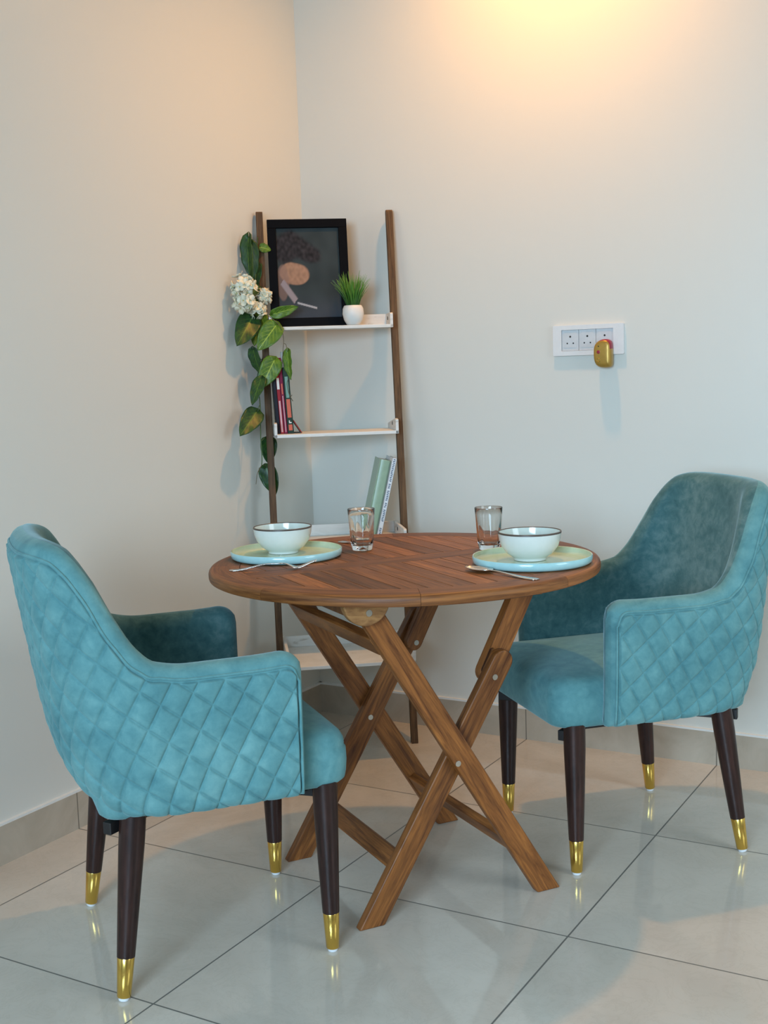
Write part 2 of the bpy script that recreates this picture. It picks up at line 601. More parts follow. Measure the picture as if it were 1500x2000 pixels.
def plan(z):
    """outer plan path (half, y>0 side) front -> back centre, with cumulative length"""
    key = round(z, 4)
    if key in _cache: return _cache[key]
    xb, w = back_x(z), half_w(z)
    n = 3.1
    a = np.linspace(0, np.pi / 2, 160)
    ex = XS + (xb - XS) * np.sin(a) ** (2 / n)
    ey = w * np.cos(a) ** (2 / n)
    ex = np.concatenate([np.linspace(XF, XS, 60)[:-1], ex]); ey = np.concatenate([np.full(59, w), ey])
    s = np.concatenate([[0], np.cumsum(np.hypot(np.diff(ex), np.diff(ey)))])
    _cache[key] = (ex, ey, s)
    return _cache[key]


def outer(u, z):
    """u in [0,2]: 0 left arm front, 1 back centre, 2 right arm front"""
    ex, ey, s = plan(z)
    uu = u if u <= 1 else 2 - u
    x = np.interp(uu * s[-1], s, ex); y = np.interp(uu * s[-1], s, ey)
    if u > 1: y = -y
    return np.array([x, y, z])


def top_z(u):
    z = 0.7
    for _ in range(14):
        x = outer(u, z)[0]
        z2 = float(mono(-x, [-0.17, -0.05, 0.06, 0.125, 0.16, 0.20, 0.24, 0.275, 0.30, 0.335, 0.40],
                        [0.651, 0.645, 0.645, 0.655, 0.683, 0.742, 0.812, 0.856, 0.874, 0.882, 0.884]))
        z = 0.5 * z + 0.5 * z2
    uu = u if u <= 1 else 2 - u
    s = uu * SREF
    r = 0.045
    if s < r:
        z -= r - math.sqrt(max(r * r - (r - s) ** 2, 0))
    return z


def bot_z(u):
    x = outer(u, 0.42)[0]
    return float(mono(-x, [-0.16, 0.0, 0.12, 0.2, 0.27], [0.352, 0.352, 0.353, 0.352, 0.350]))


SREF = plan(0.6)[2][-1]


def normal_at(u, z):
    e = 1e-3
    a = outer(min(u + e, 2), z) - outer(max(u - e, 0), z)
    b = outer(u, z + e) - outer(u, z - e)
    n = np.cross(a, b)
    n = n / (np.linalg.norm(n) + 1e-12)
    c = np.array([-0.05, 0, z]) - outer(u, z)
    if n @ c > 0: n = -n
    return n


def us(n):
    """denser toward the arm fronts"""
    k = np.linspace(0, 1, n)
    a = 0.5 * (1 - np.cos(k * np.pi))
    return 2 * (0.35 * a + 0.65 * k)


TH = 0.062


def build_shell():
    U = sorted(set(list(us(150)) + [x for x in np.linspace(0, 0.085, 12)] + [2 - x for x in np.linspace(0, 0.085, 12)]))
    tops = [top_z(u) for u in U]; bots = [bot_z(u) for u in U]
    # boundary polyline in (s,z)
    S = [u * SREF for u in U]
    B = [(S[i], tops[i]) for i in range(len(U))] + [(S[i], bots[i]) for i in range(len(U) - 1, -1, -1)]
    # front edges
    nb = []
    for i in range(len(B)):
        a, b = B[i], B[(i + 1) % len(B)]
        k = max(1, int(math.hypot(a[0] - b[0], a[1] - b[1]) / 0.004))
        for j in range(k):
            nb.append((a[0] + (b[0] - a[0]) * j / k, a[1] + (b[1] - a[1]) * j / k))
    B = np.array(nb)

    def dist(s, z):
        return float(np.sqrt(((B - (s, z)) ** 2).sum(1).min()))
    V = [0, .006, .016, .03, .05] + list(np.linspace(.08, .88, 18)) + [.91, .935, .955, .972, .985, .994, 1.0]
    bm = new_bm()
    o_, i_ = [], []
    for a, u in enumerate(U):
        co, ci = [], []
        for v in V:
            z = bots[a] + (tops[a] - bots[a]) * v
            p = outer(u, z); n = normal_at(u, z)
            edge = a in (0, len(U) - 1) or v in (0, 1.0)
            d = 0 if edge else dist(S[a], z)
            r = 0.03
            h = TH / 2 * math.sqrt(max(1 - (1 - min(d / r, 1)) ** 2, 0))
            m_ = p - n * TH / 2
            # gentle puff of the inner side
            vo = bm.verts.new(m_ + n * h)
            co.append(vo)
            ci.append(vo if edge else bm.verts.new(m_ - n * (h + 0.010 * min(d / 0.12, 1) ** 0.6)))
        o_.append(co); i_.append(ci)
    for a in range(len(U) - 1):
        for b in range(len(V) - 1):
            bm.faces.new([o_[a][b], o_[a + 1][b], o_[a + 1][b + 1], o_[a][b + 1]]).material_index = 0
            q = [i_[a][b], i_[a][b + 1], i_[a + 1][b + 1], i_[a + 1][b]]
            q2 = []
            for x in q:
                if x not in q2: q2.append(x)
            if len(q2) >= 3 and not (q2[0] in o_[a] and all(x in o_[a] + o_[a + 1] for x in q2)):
                try:
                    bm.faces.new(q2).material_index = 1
                except ValueError:
                    pass
    return bm


def surf_pt(u, z, bots, tops, off=0.0):
    """point on the outer face (with the bottom edge rounding) plus an offset"""
    p = outer(u, z); n = normal_at(u, z)
    d = max(z - bots, 0)
    h = TH / 2 * math.sqrt(max(1 - (1 - min(d / 0.03, 1)) ** 2, 0))
    return p - n * (TH / 2 - h) + n * off


INS = 0.027
INF = 0.017


def panel_top(u):
    """height of the panel's upper edge: INS away from the shell edge"""
    zt = top_z(u)
    e = 0.012
    uu = min(max(u, e), 2 - e)
    dz = (top_z(uu + e) - top_z(uu - e)) / (2 * e * SREF)
    uu2 = (u if u <= 1 else 2 - u) * SREF
    off = INS * math.sqrt(1 + min(dz * dz, 6))
    z = zt - off
    r = 0.03
    s = uu2 - INF
    if s < r:
        z = min(z, 0.650 - INS - (r - math.sqrt(max(r * r - (r - max(s, 0)) ** 2, 0))))
    return z


def quilt(s, z):
    # two families of stitch lines: steep ones rising to the front, flatter ones rising to the back
    ax, ay = -0.0345, 0.0285     # toward front negative s
    bx, by = 0.0275, 0.0450
    # s grows toward the back, so front-rising lines have negative s
    # lattice vectors in (s,z): a=(+.0345,.0285) (up-back), b=(-.0275,.045) (up-front)
    a = (0.0345, 0.0285); b = (-0.0275, 0.0450)
    det = a[0] * b[1] - a[1] * b[0]
    m_ = (s * b[1] - z * b[0]) / det
    n_ = (a[0] * z - a[1] * s) / det
    fm = abs(m_ - round(m_)); fn_ = abs(n_ - round(n_))
    la = abs(det) / math.hypot(*b); lb = abs(det) / math.hypot(*a)
    d1 = fm * la; d2 = fn_ * lb
    d = min(d1, d2)
    dome = (math.sin(math.pi * min(fm, 0.5)) * math.sin(math.pi * min(fn_, 0.5)))
    g1 = 1 - math.exp(-(d / 0.0019) ** 1.3)
    return 0.62 * g1 * (0.42 + 0.58 * dome ** 0.7)


def build_panel():
    u0 = INF / SREF
    NU, NV = 860, 190
    bm = new_bm()
    U = np.linspace(u0, 2 - u0, NU)
    grid = []
    for u in U:
        bt = bot_z(u); tp = panel_top(u)
        uu = (u if u <= 1 else 2 - u)
        s = uu * SREF
        col = []
        for j in range(NV):
            v = j / (NV - 1)
            z = bt + 0.002 + (tp - bt - 0.002) * v
            e = min(s - INF, tp - z)
            fall = min(max(e / 0.005, 0), 1)
            fall = fall * fall * (3 - 2 * fall)
            fb = min(max((z - bt) / 0.012, 0), 1)
            q = quilt(s - INF + 0.012, z - 0.352)
            p = -0.0025 + fall * (0.0030 + 0.0142 * q * (0.3 + 0.7 * fb))
            col.append(bm.verts.new(surf_pt(u, z, bt, tp, p)))
        grid.append(col)
    for i in range(NU - 1):
        for j in range(NV - 1):
            bm.faces.new([grid[i][j], grid[i + 1][j], grid[i + 1][j + 1], grid[i][j + 1]])
    return bm


def build_piping():
    u0 = INF / SREF
    pts = []
    uA = u0 * 0.80
    zt = panel_top(u0)
    path = []
    for z in np.linspace(0.366, zt, 14): path.append((uA, z))
    for u in np.linspace(u0, 2 - u0, 220): path.append((u, panel_top(u) + 0.004))
    for z in np.linspace(zt, 0.366, 14): path.append((2 - uA, z))
    bm = new_bm()
    tube(bm, [surf_pt(u, z, 0.30, 0, 0.0002) for u, z in path], 0.0030, 8)
    return bm


def rounded_rect(x0, x1, y0, y1, r, n=8, rf=None):
    pts = []
    for cx_, cy_, a0, rr in ((x1, y1, 0, rf or r), (x0, y1, 90, r), (x0, y0, 180, r), (x1, y0, 270, rf or r)):
        sx = -1 if cx_ == x1 else 1; sy = -1 if cy_ == y1 else 1
        c = (cx_ + sx * rr, cy_ + sy * rr)
        for k in range(n + 1):
            a = math.radians(a0 + 90 * k / n)
            pts.append((c[0] + rr * math.cos(a), c[1] + rr * math.sin(a)))
    return pts


def build_seat():
    bm = new_bm()
    outline = rounded_rect(-0.235, 0.268, -0.224, 0.224, 0.04, 8, 0.055)
    # widen in front of the arms a little
    out2 = []
    for x, y in outline:
        out2.append((x, y))
    c = (0.02, 0.0)

    def ring(ins, z, dome=0.0):
        vs = []
        for x, y in out2:
            dx_, dy_ = x - c[0], y - c[1]
            L = math.hypot(dx_, dy_)
            k = max(0.0, 1 - ins / L) if ins < 1 else 0
            vs.append(bm.verts.new((c[0] + dx_ * k, c[1] + dy_ * k, z)))
        return vs
    prof = [(0.030, 0.349), (0.012, 0.351), (0.003, 0.358), (0.0, 0.372), (-0.002, 0.395), (-0.001, 0.418), (0.0035, 0.4235),
            (0.0025, 0.4285), (0.004, 0.438), (0.012, 0.451), (0.024, 0.459), (0.045, 0.465)]
    rings = [ring(i, z) for i, z in prof]
    # inner rings as fractions
    base = prof[-1][0]
    for f in (0.75, 0.5, 0.25):
        vs = []
        for x, y in out2:
            dx_, dy_ = x - c[0], y - c[1]
            L = math.hypot(dx_, dy_)
            k = (1 - base / L) * f
            vs.append(bm.verts.new((c[0] + dx_ * k, c[1] + dy_ * k, 0.465 + 0.012 * (1 - f ** 1.6))))
        rings.append(vs)
    n = len(out2)
    for a, b in zip(rings, rings[1:]):
        for i in range(n):
            bm.faces.new([a[i], a[(i + 1) % n], b[(i + 1) % n], b[i]])
    top = bm.verts.new((c[0], c[1], 0.4775))
    for i in range(n):
        bm.faces.new([rings[-1][i], rings[-1][(i + 1) % n], top])
    bm.faces.new(rings[0][::-1])
    return bm


def chair_leg(parent, foot, topp):
    foot = Vector(foot); topp = Vector(topp)
    ax = (topp - foot)
    def seg(z): return foot + ax * ((z - foot.z) / (topp.z - foot.z))

    def cyl(bm, zs, rs, segs=28):
        tube(bm, [seg(z) for z in zs], rs, segs)
    def rad(z): return 0.0128 + (0.0245 - 0.0128) * min(z / 0.30, 1) ** 0.85
    bm = new_bm()
    zs = list(np.linspace(0.083, 0.358, 14))
    cyl(bm, zs, [rad(z) + 0.0006 for z in zs])
    leg = link('leg', bm, M['espresso'], parent, smooth=True, angle=50)
    bm = new_bm()
    zs = [0.007, 0.0085, 0.04, 0.082, 0.0835]
    cyl(bm, zs, [rad(0.007) - 0.001, rad(0.01), rad(0.04), rad(0.082), rad(0.082) - 0.001])
    tip = link('leg_cap', bm, M['brass'], leg, smooth=True, angle=50)
    tip['label'] = 'brass leg cap'
    bm = new_bm()
    cyl(bm, [0.0, 0.0015, 0.0085], [0.0085, 0.0100, 0.0105])
    link('floor_glide', bm, M['glide'], leg, smooth=True, angle=50)['label'] = 'white floor glide'
    return leg


def make_chair(loc, ang):
    t_ = empty('dining_armchair', loc, (0, 0, math.radians(ang)))
    link('upholstered_shell', build_shell(), [M['velvet_out'], M['velvet_in_shaded']], t_, smooth=True)
    p = link('quilted_panel', build_panel(), M['velvet_out'], t_, smooth=True)
    p['label'] = 'diamond quilted outer panel'
    link('piping', build_piping(), M['velvet_out'], t_, smooth=True)
    link('seat', build_seat(), M['velvet_out'], t_, smooth=True)
    for sy in (1, -1):
        chair_leg(t_, (0.215, 0.208 * sy, 0), (0.213, 0.200 * sy, 0.358))
    for sy in (1, -1):
        chair_leg(t_, (-0.213, 0.226 * sy, 0), (-0.170, 0.196 * sy, 0.358))
    bm = new_bm()
    for sy in (1, -1):
        add_box(bm, (0.02, 0.150 * sy, 0.340), (0.34, 0.024, 0.024))
    add_box(bm, (0.190, 0, 0.340), (0.024, 0.324, 0.024)); add_box(bm, (-0.150, 0, 0.340), (0.024, 0.324, 0.024))
    # corner braces from each leg toward the middle
    for sx in (1, -1):
        for sy in (1, -1):
            a = math.atan2(-sy * 0.8, -sx * 1.0)
            add_box(bm, (sx * 0.17 + (0.02 if sx > 0 else 0.0), sy * 0.15, 0.329), (0.13, 0.02, 0.024), Matrix.Rotation(a, 3, 'Z'))
    link('underframe', bm, M['black_frame'], t_, bevel=0.002)
    return t_


def copy_tree(o, parent=None):
    c = o.copy(); COL.objects.link(c)
    if parent is not None: c.parent = parent
    for ch in [x for x in bpy.data.objects if x.parent == o]:
        copy_tree(ch, c)
    return c


chair1 = make_chair((0.678, -1.50, 0), 51.3)
chair1.location = (0.678, -1.50, 0)
chair2 = copy_tree(chair1)
chair2.location = (1.286, -0.5985, 0)
chair2.rotation_euler = (0, 0, math.radians(226.3))
tag(chair1, 'teal velvet armchair left of the table, quilted outer side toward the viewer', 'chair', 'teal velvet armchairs at the table')
tag(chair2, 'teal velvet armchair right of the table, seat and inner back in view', 'chair', 'teal velvet armchairs at the table')

# ------------------------------------------------------------------ folding table
TC = Vector((0.923, -1.023, 0)); TR_ = 0.448; TZ = 0.742; TT = 0.024
LO = Vector((0.934, -1.050, 0))
TU = Vector((0.564, 0.826, 0)).normalized(); TV = Vector((TU.y, -TU.x, 0))
table = empty('folding_table', (TC.x, TC.y, 0), (0, 0, 0), 'round teak folding table with slatted top and crossed legs', 'table')


def loc_t(w): return w - Vector((TC.x, TC.y, 0))
def top_fn(a, b, h): return TU * a + TV * b + Vector((0, 0, h))
def leg_fn(a, z, v): return loc_t(LO + TU * a + TV * v + Vector((0, 0, z)))


bm = new_bm()
RI = 0.378; G = 0.0016
# rim segments
for k in range(8):
    a0 = math.radians(22.5 + 45 * k); a1 = a0 + math.radians(45)
    g = 0.00035
    uvl = bm.loops.layers.uv.active
    rp = [(RI, TZ - TT), (TR_ - 0.004, TZ - TT), (TR_ - 0.0012, TZ - TT + 0.0015), (TR_, TZ - TT + 0.005), (TR_, TZ - 0.010), (TR_ - 0.0012, TZ - 0.0055),
          (TR_ - 0.0040, TZ - 0.0020), (TR_ - 0.0085, TZ - 0.0003), (TR_ - 0.014, TZ), (RI, TZ)]
    lens = np.concatenate([[0], np.cumsum([math.hypot(rp[i + 1][0] - rp[i][0], rp[i + 1][1] - rp[i][1]) for i in range(len(rp) - 1)])])
    NA = 24
    sec = []
    for a in np.linspace(a0 + g / TR_, a1 - g / TR_, NA + 1):
        sec.append([bm.verts.new(TU * (r * math.cos(a)) + TV * (r * math.sin(a)) + Vector((0, 0, z))) for r, z in rp])
    for i in range(NA):
        ua = (a1 - a0) * TR_ * i / NA; ub = (a1 - a0) * TR_ * (i + 1) / NA
        for j in range(len(rp)):
            j2 = (j + 1) % len(rp)
            f = bm.faces.new([sec[i][j], sec[i + 1][j], sec[i + 1][j2], sec[i][j2]])
            lb = lens[j2] if j2 else lens[-1] + 0.02
            for lp, u_ in zip(f.loops, ((ua, lens[j]), (ub, lens[j]), (ub, lb), (ua, lb))): lp[uvl].uv = u_
    for cap in (sec[0][::-1], sec[-1]):
        f = bm.faces.new(cap)
        for lp in f.loops: lp[uvl].uv = (0, lp.vert.co.z)
BW = 0.036
rr = RI - 0.0012


def arc_x(b): return math.sqrt(max(rr * rr - b * b, 0))


# middle beam along U in two halves
pts = []
for b in np.linspace(-BW, BW, 7): pts.append((arc_x(b), b))
for b in np.linspace(BW, -BW, 7): pts.append((-arc_x(b), b))
prism(bm, [pts], TZ - TT, TZ - 0.0003, top_fn, (1, 0))
# slats on both sides of the beam
sw = 0.0505
for sgn in (1, -1):
    b0 = (BW + G)
    umax = math.sqrt(rr * rr - b0 * b0)
    ns = 15
    edges = np.linspace(-umax + 0.001, umax - 0.001, ns + 1)
    for i in range(ns):
        u0_, u1_ = edges[i] + G / 2 + 0.0004, edges[i + 1] - G / 2 - 0.0004
        outer_pts = [(x, math.sqrt(max(rr * rr - x * x, b0 * b0))) for x in np.linspace(u0_, u1_, 8)]
        p = [(u1_, b0), (u0_, b0)] + outer_pts
        q = []
        for x in p:
            if not q or (abs(x[0] - q[-1][0]) + abs(x[1] - q[-1][1])) > 1e-4: q.append(x)
        if abs(q[0][0] - q[-1][0]) + abs(q[0][1] - q[-1][1]) < 1e-4: q.pop()
        if len(q) < 3: continue
        q = [(x, y * sgn) for x, y in q]
        prism(bm, [q], TZ - TT + 0.003, TZ - 0.0003, top_fn, (0, 1))
o = link('tabletop', bm, M['teak'], table, smooth=True, angle=35)
o['label'] = 'slatted round top with a wide rim'

# the two battens under the top, with half-round hinge blocks at their ends
for a in (-0.215, 0.225):
    bm = new_bm()
    prism(bm, [[(a - 0.013, 0.672), (a + 0.013, 0.672), (a + 0.013, TZ - TT), (a - 0.013, TZ - TT)]], -0.215, 0.215, leg_fn, (0, 1))
    link('batten', bm, M['teak_leg'], table, bevel=0.002)
for v0 in (0.249, -0.275):
    bm = new_bm()
    cxx, czz, rb = -0.216, TZ - TT - 0.002, 0.052
    pts = [(cxx + rb * math.cos(a), czz + rb * 0.98 * math.sin(a)) for a in np.linspace(math.pi, 2 * math.pi, 25)]
    prism(bm, [pts], v0, v0 + 0.022, leg_fn, (1, 0))
    blk = link('hinge_block', bm, M['teak_block'], table, bevel=0.004)
    blk['label'] = 'pale half-round hinge block'


def leg_poly(p0, p1, w, top_round=False, foot=True, bottom_round=False):
    """2D board outline in (a,z) from p0 (bottom) to p1 (top)"""
    p0 = Vector(p0); p1 = Vector(p1)
    d = (p1 - p0).normalized(); n = Vector((-d.y, d.x))
    hw = w / 2
    pts = []
    if foot:
        # foot cut level with the floor
        k = hw / abs(d.y)
        tl = p0 + Vector((-k, 0)); tr = p0 + Vector((k, 0))
        if n.x > 0: tl, tr = tr, tl
        # tl lies on the n side
        pts += [tr, tl] if False else []
        A = p0 - n * hw; 
        # intersection of side lines with z=p0.y
        sL = p0 + n * hw; sR = p0 - n * hw
        sL = sL + d * ((p0.y - sL.y) / d.y); sR = sR + d * ((p0.y - sR.y) / d.y)
        bottom = [sL, sR]
    elif bottom_round:
        bottom = [p0 + n * hw * math.cos(a) - d * hw * math.sin(a) for a in np.linspace(0, math.pi, 13)]
    else:
        bottom = [p0 + n * hw, p0 - n * hw]
    if top_round:
        top = [p1 - n * hw * math.cos(a) + d * hw * math.sin(a) for a in np.linspace(0, math.pi, 13)]
    else:
        top = [p1 - n * hw, p1 + n * hw]
    return [(p.x, p.y) for p in bottom + top], (d.x, d.y)


def slot_poly(c, d, L, w):
    c = Vector(c); d = Vector(d); n = Vector((-d.y, d.x)); h = w / 2
    pts = [c - d * L / 2 + n * h * math.cos(a) - d * h * math.sin(a) for a in np.linspace(0, math.pi, 7)]
    pts += [c + d * L / 2 - n * h * math.cos(a) + d * h * math.sin(a) for a in np.linspace(0, math.pi, 7)]
    return [(p.x, p.y) for p in pts]


LT = 0.024
LEGW = 0.051
legsA = [(0.223, -0.247), (0.223, 0.223)]
# outer frame (A): foot toward +U, top toward -U ; inner frame (B): foot toward -U
for v0, name in ((0.223, 'near'), (-0.247, 'far')):
    pts, d = leg_poly((0.223, 0.0), (-0.211, 0.706), LEGW, False, True)
    bm = new_bm(); prism(bm, [pts], v0, v0 + LT, leg_fn, d)
    lg = link('leg', bm, M['teak_leg'], table, bevel=0.004)
    # pivot screw
    vs_ = (v0 + LT, v0 + LT + 0.0015)
    if v0 > 0:
        scr = [(-0.004, 0.335)]
    else:
        scr = []
    for sa, sz in scr:
        bm = new_bm()
        prism(bm, [[(sa + 0.0065 * math.cos(t_), sz + 0.0065 * math.sin(t_)) for t_ in np.linspace(0, 2 * math.pi, 17)[:-1]]], vs_[0] - 0.001, vs_[1], leg_fn)
        link('screw', bm, M['screw'], lg)
for v0 in (0.196, -0.220):
    pts, d = leg_poly((-0.206, 0.0), (0.130, 0.535) if v0 > 0 else (0.142, 0.562), LEGW, True, True)
    loops = [pts]
    if v0 < 0:
        loops.append(slot_poly((0.123, 0.552), d, 0.036, 0.012))
    bm = new_bm(); prism(bm, loops, v0, v0 + LT, leg_fn, d)
    lg = link('leg', bm, M['teak_leg'], table, bevel=0.004)
    scr = [(0.108, 0.503)] if v0 > 0 else [(-0.004, 0.325)]
    for sa, sz in scr:
        bm = new_bm()
        prism(bm, [[(sa + 0.0065 * math.cos(t_), sz + 0.0065 * math.sin(t_)) for t_ in np.linspace(0, 2 * math.pi, 17)[:-1]]], v0 + LT - 0.001, v0 + LT + 0.0015, leg_fn)
        link('screw', bm, M['screw'], lg)
# upper links, folding struts between the top and the inner frame
for v0 in (0.168, -0.194):
    pts, d = leg_poly((0.113, 0.507) if v0 > 0 else (0.112, 0.505), (0.226, 0.716), 0.050 if v0 > 0 else 0.044, False, False, True)
    loops = [pts]
    if v0 > 0:
        loops.append(slot_poly((0.108, 0.535), d, 0.046, 0.013))
    bm = new_bm(); prism(bm, loops, v0, v0 + LT, leg_fn, d)
    lk = link('strut', bm, M['teak_leg'], table, bevel=0.004)
    if v0 < 0:
        bm = new_bm(); sa, sz = 0.116, 0.503
        prism(bm, [[(sa + 0.0065 * math.cos(t_), sz + 0.0065 * math.sin(t_)) for t_ in np.linspace(0, 2 * math.pi, 17)[:-1]]], v0 + LT - 0.001, v0 + LT + 0.0015, leg_fn)
        link('screw', bm, M['screw'], lk)
bm = new_bm(); sa, sz = -0.213, 0.692
prism(bm, [[(sa + 0.007 * math.cos(t_), sz + 0.007 * math.sin(t_)) for t_ in np.linspace(0, 2 * math.pi, 17)[:-1]]], 0.27, 0.2728, leg_fn)
link('screw', bm, M['screw'], blk)


def cross_bar(ca, cz, ang, w, th, v0, v1):
    d = Vector((math.cos(ang), math.sin(ang))); n = Vector((-d.y, d.x)); c = Vector((ca, cz))
    pts = [c - d * w / 2 - n * th / 2, c + d * w / 2 - n * th / 2, c + d * w / 2 + n * th / 2, c - d * w / 2 + n * th / 2]
    bm = new_bm(); prism(bm, [[(p.x, p.y) for p in pts]], v0, v1, leg_fn, (0, 1))
    # grain along v: fix uv
    uvl = bm.loops.layers.uv.active
    for f in bm.faces:
        for lp in f.loops:
            co = lp.vert.co
            lp[uvl].uv = (co.dot(TV), co.dot(TU) + co.z)
    link('crossbar', bm, M['teak_leg'], table, bevel=0.002)


angA = math.atan2(0.706, -0.434); angB = math.atan2(0.528, 0.33)
cross_bar(0.128, 0.130, angA, 0.042, 0.020, -0.223, 0.223)
cross_bar(-0.126, 0.118, angB, 0.042, 0.020, -0.196, 0.196)
cross_bar(-0.172, 0.612, angA, 0.042, 0.020, -0.223, 0.223)

# ------------------------------------------------------------------ ladder shelf
LTL = Vector((0.0180, -0.2690, 1.667))
LE = Vector((0.792, 0.610, 0)).normalized(); LN = Vector((LE.y, -LE.x, 0))
LW = 0.411; LSL = 0.211
L0 = Vector((LTL.x, LTL.y, 0))
LM = Matrix(((LE.x, LN.x, 0), (LE.y, LN.y, 0), (0, 0, 1)))   # columns e,n,z (n = e x ... left-handed handled below)
ladder = empty('ladder_shelf', (L0.x, L0.y, 0), (0, 0, 0), 'leaning ladder shelf with brown rails and four white shelves in the corner', 'shelf')


def lw(e, n, z): return LE * e + LN * n + Vector((0, 0, z))
def rail_n(z): return LSL * (1 - z / 1.667)


for e0 in (0.0, LW):
    bm = new_bm()
    h = 0.0105
    zt = 1.677
    prof = [(rail_n(0) - 0.012, 0), (rail_n(0) + 0.012, 0), (rail_n(zt) + 0.012, zt - 0.004), (rail_n(zt) + 0.006, zt + 0.003), (rail_n(zt) - 0.006, zt + 0.003), (rail_n(zt) - 0.012, zt - 0.004)]
    prism(bm, [prof], e0 - h, e0 + h, lambda a, b, hh: lw(hh, a, b), (-0.12, 1))
    link('rail', bm, M['rail'], ladder, bevel=0.0015)

SHELVES = [(1.318, 0.005, 0.108), (0.988, -0.020, 0.160), (0.655, 0.040, 0.262), (0.308, 0.095, 0.375)]
for si, (z, n0, n1) in enumerate(SHELVES):
    e0, e1 = 0.0125, LW - 0.0125
    bm = new_bm()
    def fnb(c, s):
        # box in (e,n,z) local axes
        rot = Matrix((LE, LN, Vector((0, 0, 1)))).transposed()
        add_box(bm, lw(*c), s, rot)
    fnb(((e0 + e1) / 2, (n0 + n1) / 2, z - 0.005), (e1 - e0, n1 - n0, 0.010))
    tray = link('shelf_board', bm, M['shelf'], ladder, bevel=0.001)
    if si != 1:
        bm = new_bm(); fnb(((e0 + e1) / 2, n0 + 0.005, z + 0.0175), (e1 - e0 - 0.018, 0.009, 0.035))
        link('back_rail', bm, M['shelf'], tray, bevel=0.001)
    for ec in (e0 + 0.0045, e1 - 0.0045):
        bm = new_bm()
        if si == 1:
            prof = [(n0, z), (n1, z - 0.010), (n1, z + 0.034), (n1 - 0.02, z + 0.037), (n0 + 0.01, z + 0.018), (n0, z + 0.016)]
        else:
            prof = [(n0, z), (n1, z - 0.010), (n1, z + 0.032), (n1 - 0.006, z + 0.036), (n0, z + 0.036)]
        prof = [(a, b + (0.0002 if i == 0 else 0)) for i, (a, b) in enumerate(prof)]
        prism(bm, [prof], ec - 0.0045, ec + 0.0045, lambda a, b, hh: lw(hh, a, b), (1, 0))
        pl_ = link('side_plate', bm, M['shelf'], tray, bevel=0.001)
        if ec > 0.2:
            bm = new_bm()
            nn = rail_n(z) if si else 0.055
            prism(bm, [[(nn + 0.005 * math.cos(t_), z + 0.02 + 0.006 * math.sin(t_)) for t_ in np.linspace(0, 2 * math.pi, 13)[:-1]]], ec - 0.0057, ec - 0.004, lambda a, b, hh: lw(hh, a, b))
            link('screw', bm, M['dark'], pl_)

ROT_L = Matrix((LE, LN, Vector((0, 0, 1)))).transposed()
LBASE = Vector((L0.x, L0.y, 0))

# ------------------------------------------------------------------ books
def book(name, base_en, z, w, depth, h, lean, cover, label, spine_cols=(), pages=True, group=None, lean_n=0.0, round_spine=False):
    """base centre (e, n_front) ; spine faces +n ; lean = tilt in e direction (radians, + toward +e)"""
    e0, nf = base_en
    tt = bpy.data.objects.new(name, None); COL.objects.link(tt)
    W = LBASE + lw(e0, nf, z)
    # basis: x = LE leaned, y = -LN (depth), z up leaned
    zax = Vector((0, 0, 1)) * math.cos(lean) + LE * math.sin(lean)
    xax = LE * math.cos(lean) - Vector((0, 0, 1)) * math.sin(lean)
    if lean_n:
        zax = (zax - LN * math.tan(lean_n)).normalized()
    yax = zax.cross(xax).normalized()      # points away from the viewer or toward? fix below
    m = Matrix((xax, yax, zax)).transposed().to_4x4()
    m.translation = W
    tt.matrix_world = m
    s = -1 if yax.dot(LN) > 0 else 1        # local y sign that points into the shelf
    tag(tt, label, 'book', group)
    ct = 0.0014
    bm = new_bm()
    add_box(bm, (-w / 2 + ct / 2, s * depth / 2, h / 2), (ct, depth, h))
    add_box(bm, (w / 2 - ct / 2, s * depth / 2, h / 2), (ct, depth, h))
    if round_spine:
        pts = [(-w / 2, 0.003), (-w * 0.40, -0.003), (-w * 0.15, -0.0052), (w * 0.15, -0.0052), (w * 0.40, -0.003), (w / 2, 0.003)]
        pts = [(a, b * s) for a, b in pts]
        prism(bm, [pts], 0, h, lambda a, b, hh: Vector((a, b, hh)), (0, 1))
    else:
        add_box(bm, (0, s * ct / 2, h / 2), (w, ct, h))
    link('cover', bm, cover, tt, bevel=0.0004)
    bm = new_bm()
    add_box(bm, (0, s * (depth / 2 + 0.001), h / 2), (w - 2 * ct - 0.0004, depth - 0.004, h - 0.005))
    link('pages', bm, M['pages'], tt)
    for k, (za, zb, wa, mat) in enumerate(spine_cols):
        bm = new_bm()
        add_box(bm, (0, -s * (0.0055 if round_spine else 0.0003), (za + zb) / 2 * h), (w * wa, 0.0007, (zb - za) * h))
        link('spine_patch', bm, mat, tt)
    return tt, s


M['pages'] = simple('paper', (0.74, 0.71, 0.63, 1), 0.8)
bw = simple('book_white', (0.72, 0.74, 0.76, 1), 0.4)
bg = simple('book_sage', (0.30, 0.42, 0.30, 1), 0.3)
bred = simple('book_red', (0.34, 0.02, 0.03, 1), 0.35, spec=0.2)
bmag = simple('book_crimson', (0.20, 0.012, 0.05, 1), 0.35, spec=0.2)
bdk = simple('book_dark_green', (0.02, 0.045, 0.03, 1), 0.35, spec=0.2)
bblk = simple('book_black', (0.012, 0.012, 0.02, 1), 0.4, spec=0.2)
bgrey = simple('book_grey', (0.50, 0.50, 0.47, 1), 0.5)
borange = simple('print_orange', (0.60, 0.11, 0.05, 1), 0.4)
bteal = simple('print_teal', (0.16, 0.32, 0.26, 1), 0.4)
bwhite = simple('print_white', (0.75, 0.75, 0.70, 1), 0.4)
bpink = simple('print_pink', (0.62, 0.36, 0.38, 1), 0.4)
bolive = simple('book_olive', (0.16, 0.17, 0.07, 1), 0.45, spec=0.2)
